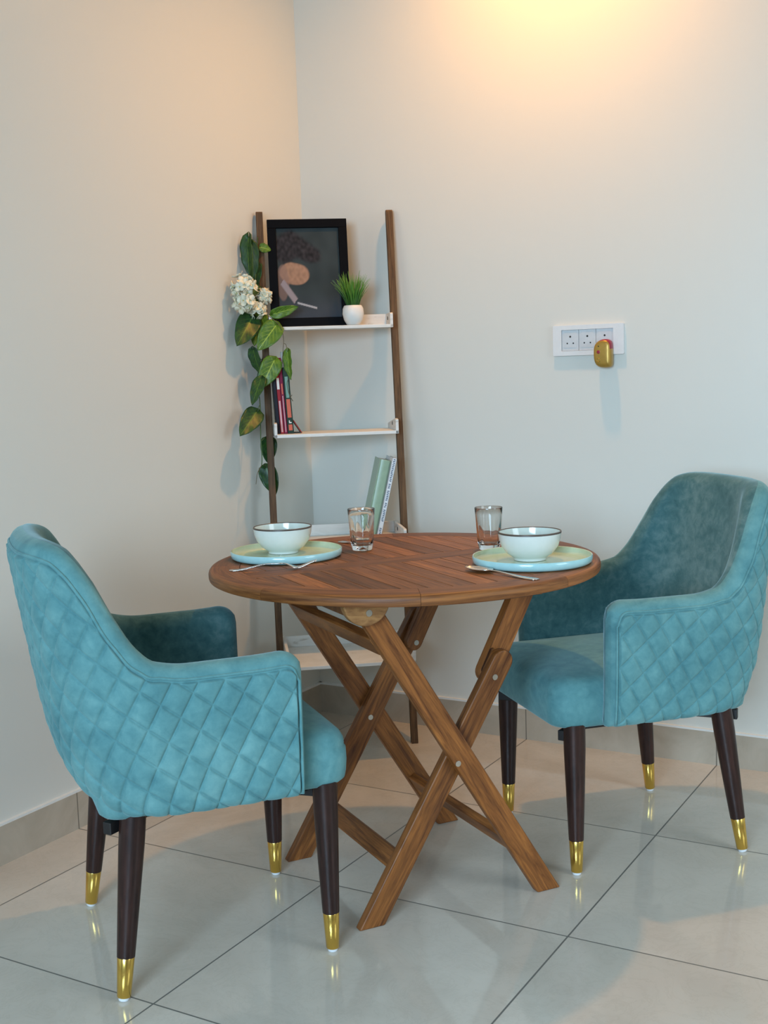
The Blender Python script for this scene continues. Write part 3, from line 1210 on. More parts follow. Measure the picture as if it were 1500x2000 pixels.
bnavy = simple('print_navy', (0.05, 0.07, 0.13, 1), 0.5)

# middle shelf, left end (behind the vine); heights from the board top
Z2 = 0.988
book('book', (0.0285, 0.110), Z2 + 0.001, 0.010, 0.11, 0.19, -0.05, bblk, 'thin black book beside the left rail, behind the vine', group=None)
book('book', (0.0395, 0.108), Z2 + 0.001, 0.011, 0.11, 0.222, -0.05, bred, 'tall red book with a pale lower spine, hidden partly by the variegated leaf', [(0.02, 0.46, 0.5, bpink), (0.62, 0.78, 0.7, bwhite)])
book('book', (0.0507, 0.109), Z2 + 0.001, 0.0105, 0.11, 0.235, -0.05, bmag, 'crimson book with an orange band on its spine, second from the dark green one', [(0.52, 0.66, 0.4, borange), (0.02, 0.50, 0.25, bpink)])
tb, s_ = book('book', (0.0662, 0.110), Z2 + 0.001, 0.019, 0.11, 0.205, -0.05, bdk, 'dark green book with orange and teal panels on its spine', [(0.24, 0.52, 0.62, borange), (0.54, 0.86, 0.5, bteal), (0.045, 0.135, 0.6, borange)])
# small white mark above the orange emblem
bm = new_bm()
add_box(bm, (-0.002, -s_ * 0.0003, 0.036), (0.003, 0.0008, 0.009)); add_box(bm, (0.0015, -s_ * 0.0003, 0.0335), (0.006, 0.0008, 0.0035))
link('spine_mark', bm, bwhite, tb)
# grey book behind, only its top shows
tg, s_ = book('book', (0.062, -0.007), Z2 + 0.0005, 0.026, 0.010, 0.255, 0.0, bgrey, 'grey book standing behind the others, only its top corner showing', [(0.86, 0.97, 0.18, bblk)])
# slim booklet leaning at the foot of the dark green book
bk, _ = book('booklet', (0.1000, 0.104), Z2 + 0.001, 0.0035, 0.10, 0.046, -0.56, bolive, 'small olive booklet leaning at the foot of the dark green book', [(0.0, 1.0, 0.6, bred)])

# third shelf: sage book and white book leaning on the right rail
Z3 = 0.655
wb, s_ = book('book', (0.321, 0.190), Z3 + 0.003, 0.0135, 0.14, 0.252, 0.232, bw, 'slim white book with dark lettering leaning on the right rail')
rg = random.Random(3)
zc = 0.250
for word in (13, 3, 6, 3, 7, -1, 11):
    if word < 0:
        zc -= 0.014; continue
    bm = new_bm()
    for k in range(word):
        hh = rg.choice((0.0032, 0.0042, 0.0026))
        ww = rg.choice((0.0048, 0.0062, 0.0055))
        add_box(bm, (rg.uniform(-0.0006, 0.0006), -s_ * 0.0003, zc - 0.0022), (ww, 0.0007, 0.0022))
        add_box(bm, (rg.choice((-0.002, 0.002)), -s_ * 0.0003, zc - 0.0035), (0.0014, 0.0007, 0.0028))
        zc -= 0.0056
    zc -= 0.005
    link('spine_word', bm, bnavy, wb)
gb, s_ = book('book', (0.2955, 0.176), Z3 + 0.005, 0.034, 0.125, 0.245, 0.232, bg, 'thick sage green book leaning against the slim white book', round_spine=True)

# ------------------------------------------------------------------ picture frame (generic picture inside)
FW, FH = 0.251, 0.338
lean_a = math.atan(LSL / 1.667)
FB = LBASE + lw(0.0225, rail_n(1.322) - 0.004, 1.3195)
fz = (Vector((0, 0, 1)) * math.cos(lean_a) - LN * math.sin(lean_a)).normalized()
fx_ = LE
fy_ = fz.cross(fx_).normalized()
if fy_.dot(LN) > 0:  # y axis toward viewer
    sgn = 1
else:
    sgn = -1
frame = bpy.data.objects.new('picture_frame', None); COL.objects.link(frame)
mm = Matrix((fx_, fy_, fz)).transposed().to_4x4(); mm.translation = FB
frame.matrix_world = mm
tag(frame, 'black framed dark picture standing on the top shelf of the ladder', 'picture')
bm = new_bm()
bd = 0.027
add_box(bm, (FW / 2, 0, bd / 2), (FW, 0.016, bd), along=0)
add_box(bm, (FW / 2, 0, FH - bd / 2), (FW, 0.016, bd), along=0)
add_box(bm, (bd / 2, 0, FH / 2), (bd, 0.016, FH - 2 * bd), along=2)
add_box(bm, (FW - bd / 2, 0, FH / 2), (bd, 0.016, FH - 2 * bd), along=2)
link('frame_border', bm, M['frame_black'], frame, bevel=0.0015)
bm = new_bm(); add_box(bm, (FW / 2, -sgn * 0.004, FH / 2), (FW - 2 * bd + 0.004, 0.004, FH - 2 * bd + 0.004))
link('backing', bm, M['frame_black'], frame)
# print: a plain abstract composition in slate, charcoal and tan
bm = new_bm()
NX, NZ = 90, 120
pw, ph = FW - 2 * bd, FH - 2 * bd
cl = bm.loops.layers.float_color.new('Col')
vv = [[bm.verts.new((bd + pw * i / NX, sgn * -0.0015, bd + ph * j / NZ)) for j in range(NZ + 1)] for i in range(NX + 1)]


def sm(x, a, b):
    t_ = min(max((x - a) / (b - a), 0), 1)
    return t_ * t_ * (3 - 2 * t_)


def art(x, y):
    n = noise.noise(Vector((x * 5, y * 6, 1.3)))
    n2 = noise.noise(Vector((x * 22, y * 22, 4.0)))
    c = np.array([0.040, 0.050, 0.052]) * (1 + 0.25 * n)
    c = c + (np.array([0.060, 0.068, 0.085]) - c) * (1 - sm(y, 0.0, 0.32)) * 0.8
    # charcoal wedge
    d = sm(y - (0.60 + 0.06 * n), 0.0, 0.06) * (1 - sm(y - (0.98 - 0.55 * max(x - 0.22, 0) - 0.5 * max(0.22 - x, 0)), -0.02, 0.06)) * (1 - sm(x, 0.66, 0.74))
    c = c + (np.array([0.030, 0.026, 0.028]) * (1.1 + 0.9 * n2) - c) * d
    # tan patch
    dx_ = (x - 0.27) / 0.24; dy_ = (y - 0.50) / 0.13
    r = dx_ * dx_ + dy_ * dy_ + 0.35 * n
    e = 1 - sm(r, 0.75, 1.05)
    c = c + (np.array([0.42, 0.235, 0.15]) * (1 + 0.3 * n2) - c) * e * 0.8
    dx_ = (x - 0.08) / 0.10; dy_ = (y - 0.40) / 0.20
    e = 1 - sm(dx_ * dx_ + dy_ * dy_ + 0.2 * n, 0.8, 1.1)
    c = c + (np.array([0.26, 0.16, 0.13]) - c) * e * 0.6
    # pale streaks of the abstract composition
    l1 = abs((x - 0.17) * 0.72 + (y - 0.30) * 0.69)
    if abs((x - 0.17) * 0.69 - (y - 0.30) * 0.72) < 0.15:
        c = c + (np.array([0.30, 0.25, 0.26]) - c) * (1 - sm(l1, 0.03, 0.05))
    l2 = abs((x - 0.45) * 0.20 + (y - 0.14) * 0.98)
    if abs((x - 0.45) * 0.98 - (y - 0.14) * 0.20) < 0.16:
        c = c + (np.array([0.40, 0.40, 0.42]) - c) * (1 - sm(l2, 0.006, 0.014))
    return c


for i in range(NX):
    for j in range(NZ):
        f = bm.faces.new([vv[i][j], vv[i + 1][j], vv[i + 1][j + 1], vv[i][j + 1]])
        for lp, (a, b) in zip(f.loops, ((i, j), (i + 1, j), (i + 1, j + 1), (i, j + 1))):
            c = art(a / NX, b / NZ)
            lp[cl] = (float(c[0]), float(c[1]), float(c[2]), 1)
t = NT('art_print').set(rough=0.15, spec=0.2)
at = t.n('ShaderNodeAttribute'); at.attribute_name = 'Col'
t.l(at.outputs['Color'], t.b.inputs['Base Color'])
pr_ = link('print', bm, t.m, frame, recalc=False)

# ------------------------------------------------------------------ potted grass on the top shelf
PB = LBASE + lw(0.2765, 0.0845, 1.3185)
plant = empty('potted_plant', PB, (0, 0, 0), 'small white pot with spiky green grass in front of the picture frame', 'plant')
bm = new_bm()
lathe(bm, [(0, 0), (0.018, 0), (0.021, 0.002), (0.029, 0.016), (0.0335, 0.034), (0.0325, 0.050), (0.029, 0.058), (0.0265, 0.0605), (0.0240, 0.059), (0.0250, 0.050), (0, 0.049)], 48)
link('pot', bm, M['pot'], plant, smooth=True, angle=60)
bm = new_bm()
lathe(bm, [(0, 0.0495), (0.0247, 0.0495), (0.0247, 0.0525), (0, 0.054)], 24)
link('soil', bm, M['soil'], plant)
bm = new_bm(); uvl = bm.loops.layers.uv.active
rg = random.Random(11)
for k in range(230):
    a = rg.uniform(0, 2 * math.pi); r0 = 0.017 * math.sqrt(rg.random())
    out = rg.uniform(0.0, 1.0) ** 0.7
    L = rg.uniform(0.080, 0.128) * (1 - 0.22 * out)
    tilt = 0.04 + 0.40 * out
    w = rg.uniform(0.0015, 0.0024)
    base_ = Vector((r0 * math.cos(a), r0 * math.sin(a), 0.05))
    a2 = a + rg.uniform(-0.5, 0.5)
    dirh = Vector((math.cos(a2), math.sin(a2), 0)); side = Vector((-math.sin(a2), math.cos(a2), 0))
    if rg.random() < 0.4: side = (side + dirh * rg.uniform(-1, 1)).normalized()
    prev = None
    N = 6
    endp = base_ + dirh * (L * math.sin(tilt * 1.3))
    if endp.dot(LN) < -0.036: continue
    for i in range(N + 1):
        t_ = i / N
        ang = tilt * (0.6 + 0.7 * t_)
        p = base_ + dirh * (L * t_ * math.sin(ang)) + Vector((0, 0, L * t_ * math.cos(ang) + 0.0 * t_))
        hw = w * (1 - t_ ** 1.6) + 0.0001
        cur = (bm.verts.new(p - side * hw), bm.verts.new(p + side * hw), t_)
        if prev:
            f = bm.faces.new([prev[0], prev[1], cur[1], cur[0]])
            for lp, u in zip(f.loops, (prev[2], prev[2], t_, t_)): lp[uvl].uv = (u, 0)
        prev = cur
o = link('grass_tuft', bm, M['grass'], plant, recalc=False)
sd = o.modifiers.new('sol', 'SOLIDIFY'); sd.thickness = 0.0005

# ------------------------------------------------------------------ vine with flowers
vine = empty('hanging_vine', (0.06, -0.40, 0.85), (0, 0, 0), 'artificial vine of green heart-shaped leaves and cream flowers hanging on the left rail', 'vine')
VO = Vector((0.06, -0.40, 0.85))
VIEW = (Vector((2.263, -3.4151, 1.1798)) - VO).normalized()


def leaf(base_, tip, width, mat, turn=0.0, cup=0.25, droop=0.12, fwd=0.0):
    base_ = Vector(base_) - VO + VIEW * fwd; tip = Vector(tip) - VO + VIEW * fwd
    ax = tip - base_; L = ax.length; ax.normalize()
    nrm = (VIEW - ax * VIEW.dot(ax)).normalized()
    nrm = Matrix.Rotation(turn, 3, ax) @ nrm
    side = ax.cross(nrm)
    bm = new_bm(); uvl = bm.loops.layers.uv.active
    NU_, NV_ = 14, 10
    g = []
    for i in range(NU_ + 1):
        t_ = i / NU_
        wv = (t_ ** 0.36) * ((1 - t_) ** 0.80) * 1.66 * width / 2
        # heart lobes reach behind the stalk
        row = []
        for j in range(-NV_ // 2, NV_ // 2 + 1):
            v = j / (NV_ / 2)
            back = -0.10 * L * (abs(v) ** 1.5) * (1 - t_) ** 3 * 1.4
            p = base_ + ax * (L * t_ + back) + side * (wv * v)
            p += nrm * (cup * abs(v) ** 1.3 * wv * 0.9 - droop * L * (t_ - 0.35) ** 2 * 1.4 + 0.0018 * math.sin(t_ * 18 + v * 3) * (abs(v)))
            row.append((bm.verts.new(p), t_, v))
        g.append(row)
    for i in range(NU_):
        for j in range(NV_):
            a, b, c, d = g[i][j], g[i][j + 1], g[i + 1][j + 1], g[i + 1][j]
            try:
                f = bm.faces.new([a[0], b[0], c[0], d[0]])
            except ValueError:
                continue
            for lp, q in zip(f.loops, (a, b, c, d)): lp[uvl].uv = (q[1], q[2])
    bmesh.ops.remove_doubles(bm, verts=bm.verts[:], dist=1e-5)
    o = link('leaf', bm, mat, vine, smooth=True, recalc=False)
    s = o.modifiers.new('sol', 'SOLIDIFY'); s.thickness = 0.0006
    return o


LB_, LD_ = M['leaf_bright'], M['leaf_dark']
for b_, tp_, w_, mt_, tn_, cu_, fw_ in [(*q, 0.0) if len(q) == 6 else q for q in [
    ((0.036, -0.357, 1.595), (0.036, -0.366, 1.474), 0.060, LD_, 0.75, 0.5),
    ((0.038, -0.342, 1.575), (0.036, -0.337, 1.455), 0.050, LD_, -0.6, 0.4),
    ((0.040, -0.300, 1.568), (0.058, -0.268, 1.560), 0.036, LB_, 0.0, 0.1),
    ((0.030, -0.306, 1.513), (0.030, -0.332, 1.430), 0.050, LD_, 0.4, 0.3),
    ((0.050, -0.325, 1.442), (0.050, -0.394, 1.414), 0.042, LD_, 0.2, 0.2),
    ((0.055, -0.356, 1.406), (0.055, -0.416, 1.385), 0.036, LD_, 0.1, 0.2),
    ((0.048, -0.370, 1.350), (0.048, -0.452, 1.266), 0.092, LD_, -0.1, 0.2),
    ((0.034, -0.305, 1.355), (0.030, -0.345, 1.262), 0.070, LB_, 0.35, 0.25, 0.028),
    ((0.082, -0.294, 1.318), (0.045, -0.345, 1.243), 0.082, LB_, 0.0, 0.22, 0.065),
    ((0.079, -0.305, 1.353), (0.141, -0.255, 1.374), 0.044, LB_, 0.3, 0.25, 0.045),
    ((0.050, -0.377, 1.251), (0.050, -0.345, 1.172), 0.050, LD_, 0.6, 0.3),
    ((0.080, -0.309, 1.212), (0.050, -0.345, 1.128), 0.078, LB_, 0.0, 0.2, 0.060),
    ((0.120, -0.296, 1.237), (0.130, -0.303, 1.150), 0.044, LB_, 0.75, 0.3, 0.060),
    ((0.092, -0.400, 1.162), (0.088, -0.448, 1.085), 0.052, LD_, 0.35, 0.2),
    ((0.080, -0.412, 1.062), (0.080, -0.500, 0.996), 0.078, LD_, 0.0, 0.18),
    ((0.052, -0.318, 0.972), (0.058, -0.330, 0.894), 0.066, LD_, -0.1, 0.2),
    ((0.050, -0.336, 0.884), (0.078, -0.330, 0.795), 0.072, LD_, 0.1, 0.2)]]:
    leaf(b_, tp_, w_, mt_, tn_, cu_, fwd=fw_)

bm = new_bm()
main = [(0.024, -0.290, 1.600), (0.035, -0.318, 1.51), (0.040, -0.342, 1.429), (0.034, -0.312, 1.336), (0.046, -0.318, 1.24), (0.060, -0.373, 1.169),
        (0.075, -0.387, 1.082), (0.090, -0.412, 0.989), (0.098, -0.421, 0.925), (0.1, -0.427, 0.899)]
tube(bm, [Vector(p) - VO for p in smooth_path(main)], 0.0016, 6)
for a, b in (((0.1, -0.427, 0.899), (0.058, -0.345, 0.882)), ((0.075, -0.387, 1.082), (0.082, -0.41, 1.062)), ((0.063, -0.374, 1.165), (0.09, -0.398, 1.162)),
             ((0.094, -0.414, 0.972), (0.058, -0.335, 0.975)), ((0.042, -0.317, 1.30), (0.078, -0.300, 1.32)), ((0.05, -0.34, 1.22), (0.08, -0.312, 1.212)),
             ((0.036, -0.318, 1.34), (0.058, -0.378, 1.35))):
    tube(bm, [Vector(a) - VO, (Vector(a) + Vector(b)) / 2 - VO + Vector((0, 0, 0.004)), Vector(b) - VO], 0.0011, 6)
link('stem', bm, M['vine_stem'], vine, smooth=True)
bm = new_bm()
tw = [(0.068, -0.314, 1.347), (0.098, -0.298, 1.316), (0.109, -0.297, 1.277), (0.109, -0.303, 1.238), (0.107, -0.306, 1.20)]
tube(bm, [Vector(p) - VO + VIEW * 0.055 for p in smooth_path(tw)], 0.0011, 6)
tube(bm, [Vector(p) - VO + VIEW * 0.055 for p in smooth_path([(0.109, -0.299, 1.262), (0.116, -0.296, 1.258), (0.120, -0.296, 1.237)])], 0.0009, 6)
link('twig', bm, M['twig'], vine, smooth=True); bm = new_bm()
tube(bm, [Vector(p) - VO + VIEW * 0.055 for p in smooth_path([(0.128, -0.302, 1.16), (0.124, -0.310, 1.139), (0.131, -0.311, 1.107), (0.141, -0.307, 1.085)])], 0.0011, 6)
tube(bm, [Vector(p) - VO + VIEW * 0.055 for p in [(0.134, -0.309, 1.098), (0.142, -0.312, 1.104)]], 0.0009, 6)
link('twig', bm, M['twig'], vine, smooth=True); bm = new_bm()
tube(bm, [Vector(p) - VO for p in smooth_path([(0.1, -0.427, 0.899), (0.1, -0.451, 0.875), (0.1, -0.461, 0.843)])], 0.001, 6)
link('twig', bm, M['twig'], vine, smooth=True)


def flower_cluster(c, R, n, seed):
    c = Vector(c) - VO
    rg = random.Random(seed)
    bm = new_bm()
    for k in range(n):
        # directions facing mostly the room
        while True:
            d = Vector((rg.gauss(0, 1), rg.gauss(0, 1), rg.gauss(0, 1))).normalized()
            if d.dot(VIEW) > -0.15: break
        p = c + Vector((d.x * R, d.y * R, d.z * R * 1.0)) * rg.uniform(0.65, 1.0)
        u_ = d.orthogonal().normalized(); w_ = d.cross(u_)
        a0 = rg.uniform(0, 2)
        pl = rg.uniform(0.015, 0.020)
        for q in range(4):
            a = a0 + q * math.pi / 2 + rg.uniform(-0.15, 0.15)
            r1 = u_ * math.cos(a) + w_ * math.sin(a); r2 = d.cross(r1)
            lift = rg.uniform(0.1, 0.6)
            rows = []
            for i in range(5):
                t_ = i / 4
                hw = pl * 0.52 * math.sin(math.pi * min(t_ * 0.78 + 0.12, 1)) ** 0.7
                pc = p + r1 * pl * t_ + d * (lift * pl * t_ * t_ - 0.002)
                rows.append([bm.verts.new(pc - r2 * hw + d * 0.0012 * t_), bm.verts.new(pc), bm.verts.new(pc + r2 * hw + d * 0.0012 * t_)])
            for i in range(4):
                for j in range(2):
                    bm.faces.new([rows[i][j], rows[i][j + 1], rows[i + 1][j + 1], rows[i + 1][j]]).material_index = 0
        for s_i in range(6):
            pass
        # little heart of the floret
        ico = bmesh.ops.create_icosphere(bm, subdivisions=1, radius=0.0022, matrix=Matrix.Translation(p + d * 0.001))
        for v in ico['verts']:
            for f in v.link_faces: f.material_index = 1
    o = link('flower_cluster', bm, [M['petal'], M['petal_heart']], vine, smooth=True, recalc=False)
    s = o.modifiers.new('sol', 'SOLIDIFY'); s.thickness = 0.0005
    o['label'] = 'cream white flower cluster'


flower_cluster((0.050, -0.412, 1.440), 0.038, 20, 1)
flower_cluster((0.052, -0.415, 1.395), 0.030, 16, 2)
flower_cluster((0.064, -0.327, 1.415), 0.022, 12, 3)
flower_cluster((0.056, -0.358, 1.372), 0.024, 13, 4)

# ------------------------------------------------------------------ tableware
def plate(c, label):
    o = empty('plate', (c[0], c[1], TZ), (0, 0, 0), label, 'plate', 'mint plates on the table')
    bm = new_bm()
    R0 = 0.1325
    lathe(bm, [(0, 0.0008), (R0 - 0.012, 0.0008), (R0 - 0.006, 0.0015), (R0 - 0.001, 0.006), (R0, 0.012), (R0, 0.0185), (R0 - 0.0015, 0.0200)], 96)
    link('outer_wall', bm, M['plate_out'], o, smooth=True, angle=60)
    bm = new_bm()
    lathe(bm, [(R0 - 0.0015, 0.0200), (R0 - 0.0032, 0.0192), (R0 - 0.0036, 0.0120), (R0 - 0.006, 0.0060), (R0 - 0.012, 0.0044), (0, 0.0040)], 96)
    link('inner_face', bm, M['plate_in'], o, smooth=True, angle=60)['label'] = 'pale yellow-green inside'
    return o


plate((0.6392, -1.0870), 'mint green rimmed plate on the left side of the table, under a bowl')
plate((1.2251, -0.9810), 'mint green rimmed plate on the right side of the table, under a bowl')


def bowl(c, label, label2):
    z0 = TZ + 0.0045
    o = empty('bowl', (c[0], c[1], z0), (0, 0, 0), label, 'bowl', 'white bowls on the plates')
    bm = new_bm()
    outer_p = [(0, 0.001), (0.030, 0.001), (0.0335, 0.0), (0.036, 0.0005), (0.0362, 0.005), (0.040, 0.008), (0.052, 0.016), (0.063, 0.031), (0.0685, 0.047), (0.0706, 0.0605)]
    lathe(bm, outer_p, 80)
    link('body', bm, M['bowl'], o, smooth=True, angle=70)
    bm = new_bm()
    lathe(bm, [(0.0706, 0.0605), (0.0708, 0.0632), (0.0700, 0.0645), (0.0686, 0.0645), (0.0678, 0.0628)], 80)
    link('rim', bm, M['bowl_rim'], o, smooth=True)['label'] = 'thin brown rim'
    bm = new_bm()
    lathe(bm, [(0.0678, 0.0628), (0.0655, 0.047), (0.060, 0.032), (0.049, 0.018), (0.030, 0.009), (0, 0.007)], 80)
    link('inside', bm, M['bowl_in'], o, smooth=True)
    b2 = bpy.data.objects.new('soup', None)
    bpy.data.objects.remove(b2)
    bm = new_bm()
    lathe(bm, [(0.0, 0.0075), (0.028, 0.0092), (0.048, 0.0180), (0.0590, 0.0320), (0.0635, 0.0430), (0.0645, 0.0460), (0.062, 0.0452), (0, 0.0450)], 64)
    s = link('soup', bm, M['soup'], None, smooth=True, angle=50)
    s.location = (c[0], c[1], z0)
    tag(s, label2, 'soup', 'clear broth in the bowls')
    s['kind'] = 'stuff'
    return o


bowl((0.6086, -1.0559), 'small off-white bowl with a brown rim on the left plate', 'clear pale broth filling the bowl on the left plate')
bowl((1.2118, -0.9619), 'small off-white bowl with a brown rim on the right plate', 'clear pale broth filling the bowl on the right plate')


def tumbler(c, label):
    bm = new_bm()
    segs = 90
    H = 0.102; rt = 0.0338; rb = 0.0245
    prof_o = [(0.0, 0.0008), (rb - 0.004, 0.0), (rb - 0.0008, 0.001), (rb, 0.004), (rb + 0.0016, 0.012), (rb + 0.0026, 0.02), (rb + 0.0042, 0.038), (rb + 0.0056, 0.055), (rb + 0.0066, 0.068), (rb + 0.0078, 0.085), (rt - 0.0002, H - 0.002), (rt - 0.0006, H - 0.0004)]
    prof_i = [(rt - 0.0016, H - 0.0004), (rt - 0.0021, H - 0.002), (rb + 0.0056, 0.085), (rb + 0.0036, 0.068), (rb + 0.0018, 0.050), (rb - 0.0006, 0.03), (rb - 0.0030, 0.017), (rb - 0.008, 0.0125), (0.0, 0.0120)]
    def put(prof, flute):
        rings = []
        for r, z in prof:
            if r < 1e-6: rings.append([bm.verts.new((0, 0, z))]); continue
            ring = []
            for i in range(segs):
                a = 2 * math.pi * i / segs
                k = 0
                if flute:
                    wz = sm(z, 0.004, 0.010) * (1 - sm(z, 0.048, 0.066))
                    k = -0.0016 * wz * abs(math.cos(a * 5)) ** 0.8 * -1 - 0.0011 * wz
                ring.append(bm.verts.new(((r + k) * math.cos(a), (r + k) * math.sin(a), z)))
            rings.append(ring)
        return rings
    rings = put(prof_o, True) + put(prof_i, False)
    for a, b in zip(rings, rings[1:]):
        for i in range(segs):
            j = (i + 1) % segs
            if len(a) == 1: bm.faces.new([a[0], b[j], b[i]])
            elif len(b) == 1: bm.faces.new([a[i], a[j], b[0]])
            else: bm.faces.new([a[i], a[j], b[j], b[i]])
    o = link('drinking_glass', bm, M['glass'], None, smooth=True, angle=60)
    o.location = (c[0], c[1], TZ + 0.0002)
    tag(o, label, 'glass', 'clear tumblers on the table')
    return o


tumbler((0.7581, -0.9344), 'clear fluted tumbler standing right of the left plate')
tumbler((1.0506, -0.8304), 'clear fluted tumbler standing behind the right plate')


def cutlery(kind, a, b, label, tip_up=0.0, flip=False):
    """a handle end, b head tip (world xy)"""
    a = Vector((a[0], a[1], 0)); b = Vector((b[0], b[1], 0))
    d = (b - a); L = d.length; ang = math.atan2(d.y, d.x)
    bm = new_bm()
    def strip(pts):
        prev = None
        for x, hw, z, yc in pts:
            cur = [bm.verts.new((x, yc - hw, z)), bm.verts.new((x, yc, z + (0.0006 if hw < 0.006 else 0))), bm.verts.new((x, yc + hw, z))]
            if prev:
                bm.faces.new([prev[0], prev[1], cur[1], cur[0]]); bm.faces.new([prev[1], prev[2], cur[2], cur[1]])
            prev = cur
    Hn = 0.62 * L
    hand = []
    for i in range(15):
        t_ = i / 14
        x = Hn * t_
        hw = 0.0075 * (1 - sm(t_, 0.0, 0.9)) + 0.0026
        if t_ < 0.06: hw *= 0.7
        z = 0.0016 + 0.011 * math.sin(math.pi * min(t_ * 1.0, 1)) ** 1.3 * 0.9
        if kind == 'fork': z = 0.0016 + 0.012 * sm(t_, 0.1, 0.75) * (1 - 0.0 * t_)
        hand.append((x, hw, z, 0))
    if kind == 'knife':
        pts = [(L * t_, 0.0045 + 0.004 * sm(t_, 0.5, 0.6) - 0.004 * sm(t_, 0.93, 1.0), 0.0016, 0) for t_ in np.linspace(0, 1, 24)]
        strip(pts)
    elif kind == 'spoon':
        # handle then oval bowl
        neck_z = 0.0068
        h2 = [(x, hw, 0.0016 + (neck_z - 0.0016) * sm(x / Hn, 0.25, 0.95) , yc) for x, hw, z, yc in hand]
        strip(h2)
        n1, n2 = 14, 10
        g = []
        x0 = Hn; x1 = L
        for i in range(n1 + 1):
            t_ = i / n1
            w = 0.0026 + 0.0175 * math.sin(math.pi * t_ ** 0.82) ** 0.75 if 0 < t_ < 1 else (0.0026 if t_ == 0 else 0.0004)
            row = []
            for j in range(n2 + 1):
                v = -1 + 2 * j / n2
                dep = 0.0068 * (1 - v * v) * math.sin(math.pi * t_) ** 0.6 if 0 < t_ < 1 else 0
                row.append(bm.verts.new((x0 + (x1 - x0) * t_, w * v, neck_z + 0.0012 - dep)))
            g.append(row)
        for i in range(n1):
            for j in range(n2):
                bm.faces.new([g[i][j], g[i + 1][j], g[i + 1][j + 1], g[i][j + 1]])
    else:
        strip(hand)
        zc = hand[-1][2]
        x0 = Hn; x1 = L
        # shoulder
        def zt(t_): return zc - 0.0095 * sm(t_, 0.0, 0.42) + 0.013 * sm(t_, 0.42, 1.0)
        sh = [(x0 + (x1 - x0) * t_, 0.0026 + 0.0100 * sm(t_, 0.0, 0.35), zt(t_), 0) for t_ in np.linspace(0, 0.42, 8)]
        strip(sh)
        for yc in (-0.0102, -0.0034, 0.0034, 0.0102):
            strip([(x0 + (x1 - x0) * t_, 0.0019 - 0.001 * sm(t_, 0.6, 1), zt(t_), yc) for t_ in np.linspace(0.40, 1.0, 10)])
    o = link(kind if kind != 'knife' else 'table_knife', bm, M['steel'], None, smooth=True, recalc=False)
    s = o.modifiers.new('sol', 'SOLIDIFY'); s.thickness = 0.0014; s.offset = 0
    o.location = (a.x, a.y, TZ)
    o.rotation_euler = (0, 0, ang)
    tag(o, label, kind)
    return o


cutlery('fork', (0.6312, -1.3008), (0.800, -1.203), 'steel fork lying in front of the left plate')
cutlery('spoon', (1.3190, -1.1760), (1.1240, -1.1090), 'steel spoon lying in front of the right plate')
k_ = cutlery('spoon', (0.6330, -0.8370), (0.7440, -0.8800), 'steel spoon lying behind the left plate, its bowl hidden behind the tumbler')

# ------------------------------------------------------------------ socket panel
so = empty('socket_panel', (1.0005, 0, 1.2455), (0, 0, 0), 'white wall socket panel with three sockets on the back wall', 'socket')
bm = new_bm()
W_, H_ = 0.220, 0.090
rot = lambda a, b, h: Vector((a, -h, b))
outl = rounded_rect(-W_ / 2, W_ / 2, -H_ / 2, H_ / 2, 0.004, 4)
hole = rounded_rect(-0.083, 0.078, -0.031, 0.031, 0.001, 2)
prism(bm, [outl, hole[::-1]], 0.0, 0.010, rot)
link('cover_frame', bm, M['socket_frame'], so, bevel=0.002)
for k in range(3):
    x0 = -0.0825 + k * 0.0535
    bm = new_bm()
    prism(bm, [rounded_rect(x0 + 0.0004, x0 + 0.0527, -0.0305, 0.0305, 0.001, 2)], 0.0, 0.0072, rot)
    prism(bm, [rounded_rect(x0 + 0.006, x0 + 0.047, -0.022, 0.024, 0.004, 3)], 0.0070, 0.0078, rot)
    md = link('socket_module', bm, M['socket_in'], so, bevel=0.0005)
    bm = new_bm()
    cxm = x0 + 0.0268
    for dx_, dz_, rr_ in ((0, 0.011, 0.0030), (-0.0095, -0.0085, 0.0023), (0.0095, -0.0085, 0.0023)):
        prism(bm, [[(cxm + dx_ + rr_ * math.cos(t_), dz_ + rr_ * math.sin(t_)) for t_ in np.linspace(0, 2 * math.pi, 17)[:-1]]], 0.0076, 0.0080, rot)
    link('pin_holes', bm, M['dark'], md)
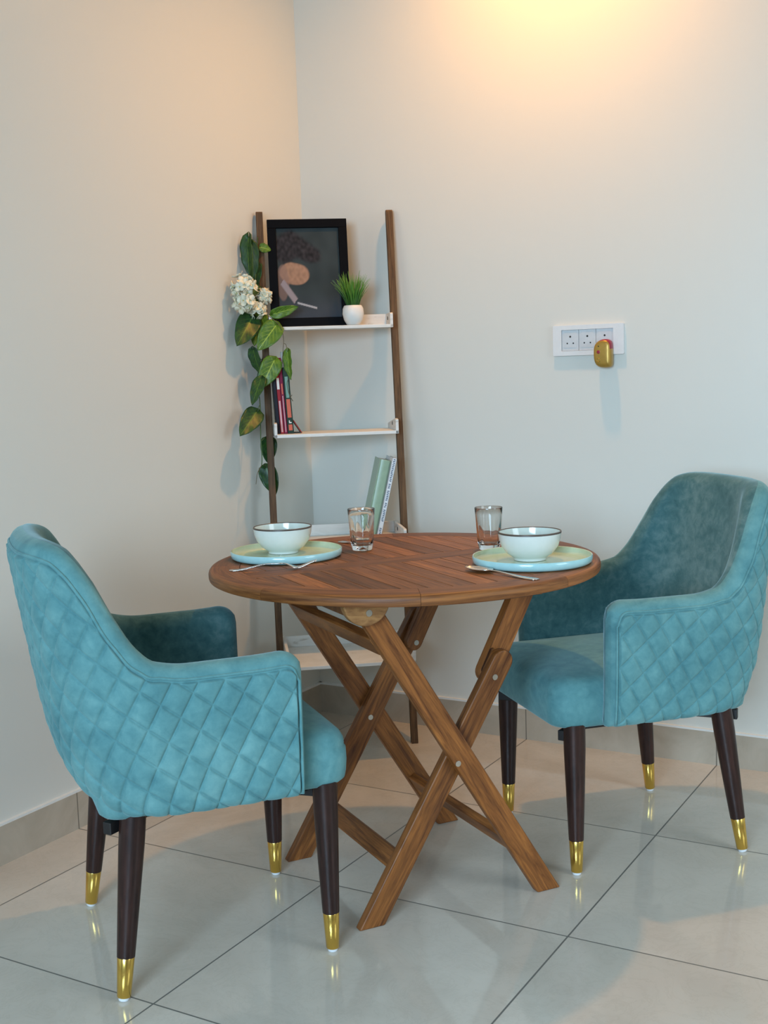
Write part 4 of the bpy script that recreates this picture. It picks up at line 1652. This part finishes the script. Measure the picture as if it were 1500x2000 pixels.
# plug-in repellent machine
pg = empty('plug_in_device', (1.054, -0.0082, 1.203), (0, 0, 0), 'gold and red plug-in device hanging from the right socket of the wall panel', 'plug-in device')
bm = new_bm()
sec = []
W2 = 0.0275
prof = [(0.000, -0.042, 0.92), (0.002, -0.044, 0.97)]
outline = []
for x, y in [(-W2, -0.042), (-W2, 0.012), (-W2 * 0.93, 0.024), (-W2 * 0.70, 0.034), (-W2 * 0.30, 0.041), (W2 * 0.25, 0.0435), (W2 * 0.70, 0.041), (W2 * 0.95, 0.033), (W2, 0.020), (W2, -0.030), (W2 * 0.92, -0.038), (W2 * 0.7, -0.042)]:
    outline.append((x, y))
layers = [(0.0, 0.90), (0.006, 0.97), (0.016, 1.0), (0.026, 0.98), (0.033, 0.90), (0.037, 0.74)]
rings = []
for y, k in layers:
    rings.append([bm.verts.new((px * k, -y, pz * k)) for px, pz in outline])
n = len(outline)
for ri, (a, b) in enumerate(zip(rings, rings[1:])):
    for i in range(n):
        j = (i + 1) % n
        f = bm.faces.new([a[i], a[j], b[j], b[i]])
        f.material_index = 1 if (4 <= i <= 7 and ri <= 3) else 0
bm.faces.new(rings[-1]); bm.faces.new(rings[0][::-1])
o = link('body', bm, [M['gold_plastic'], M['red_plastic']], pg, smooth=True)
o.modifiers.new('ss', 'SUBSURF').levels = 2
o.modifiers['ss'].render_levels = 2
for nm, z, r, mt_ in (('button', 0.005, 0.0062, M['red_plastic']), ('dial', -0.018, 0.0062, M['brass']), ('indicator', 0.0215, 0.002, M['dark'])):
    bm = new_bm()
    ring_prof = [(0, 0.0), (r, 0.0), (r * 1.02, 0.0012), (r * 0.8, 0.0022), (r * 0.6, 0.0012 if nm == 'dial' else 0.0024), (0, 0.0012 if nm == 'dial' else 0.0025)]
    lathe(bm, ring_prof, 24)
    bmesh.ops.transform(bm, matrix=Matrix.Translation((-0.0085, -0.0345, z)) @ Matrix.Rotation(math.radians(90), 4, 'X'), verts=bm.verts[:])
    link(nm, bm, mt_, pg, smooth=True, angle=40)

# ------------------------------------------------------------------ ceiling downlight (just above the picture)
dl = empty('ceiling_downlight', (LAMP.x, LAMP.y, RH), (0, 0, 0), 'small round warm downlight in the ceiling above the wall sockets', 'lamp')
bm = new_bm()
lathe(bm, [(0.030, -0.001), (0.034, -0.006), (0.046, -0.005), (0.048, 0.0), (0.030, 0.0)], 48)
link('trim_ring', bm, M['socket_frame'], dl, smooth=True, angle=40)
bm = new_bm()
lathe(bm, [(0.0, -0.0015), (0.030, -0.0015), (0.030, -0.0005), (0.0, -0.0005)], 32)
t = NT('lit_lens').set(color=(1, 0.8, 0.5, 1), emiss=3.0)
t.b.inputs['Emission Color'].default_value = (1.0, 0.7, 0.35, 1)
link('lens', bm, t.m, dl)
bpy.context.view_layer.update()
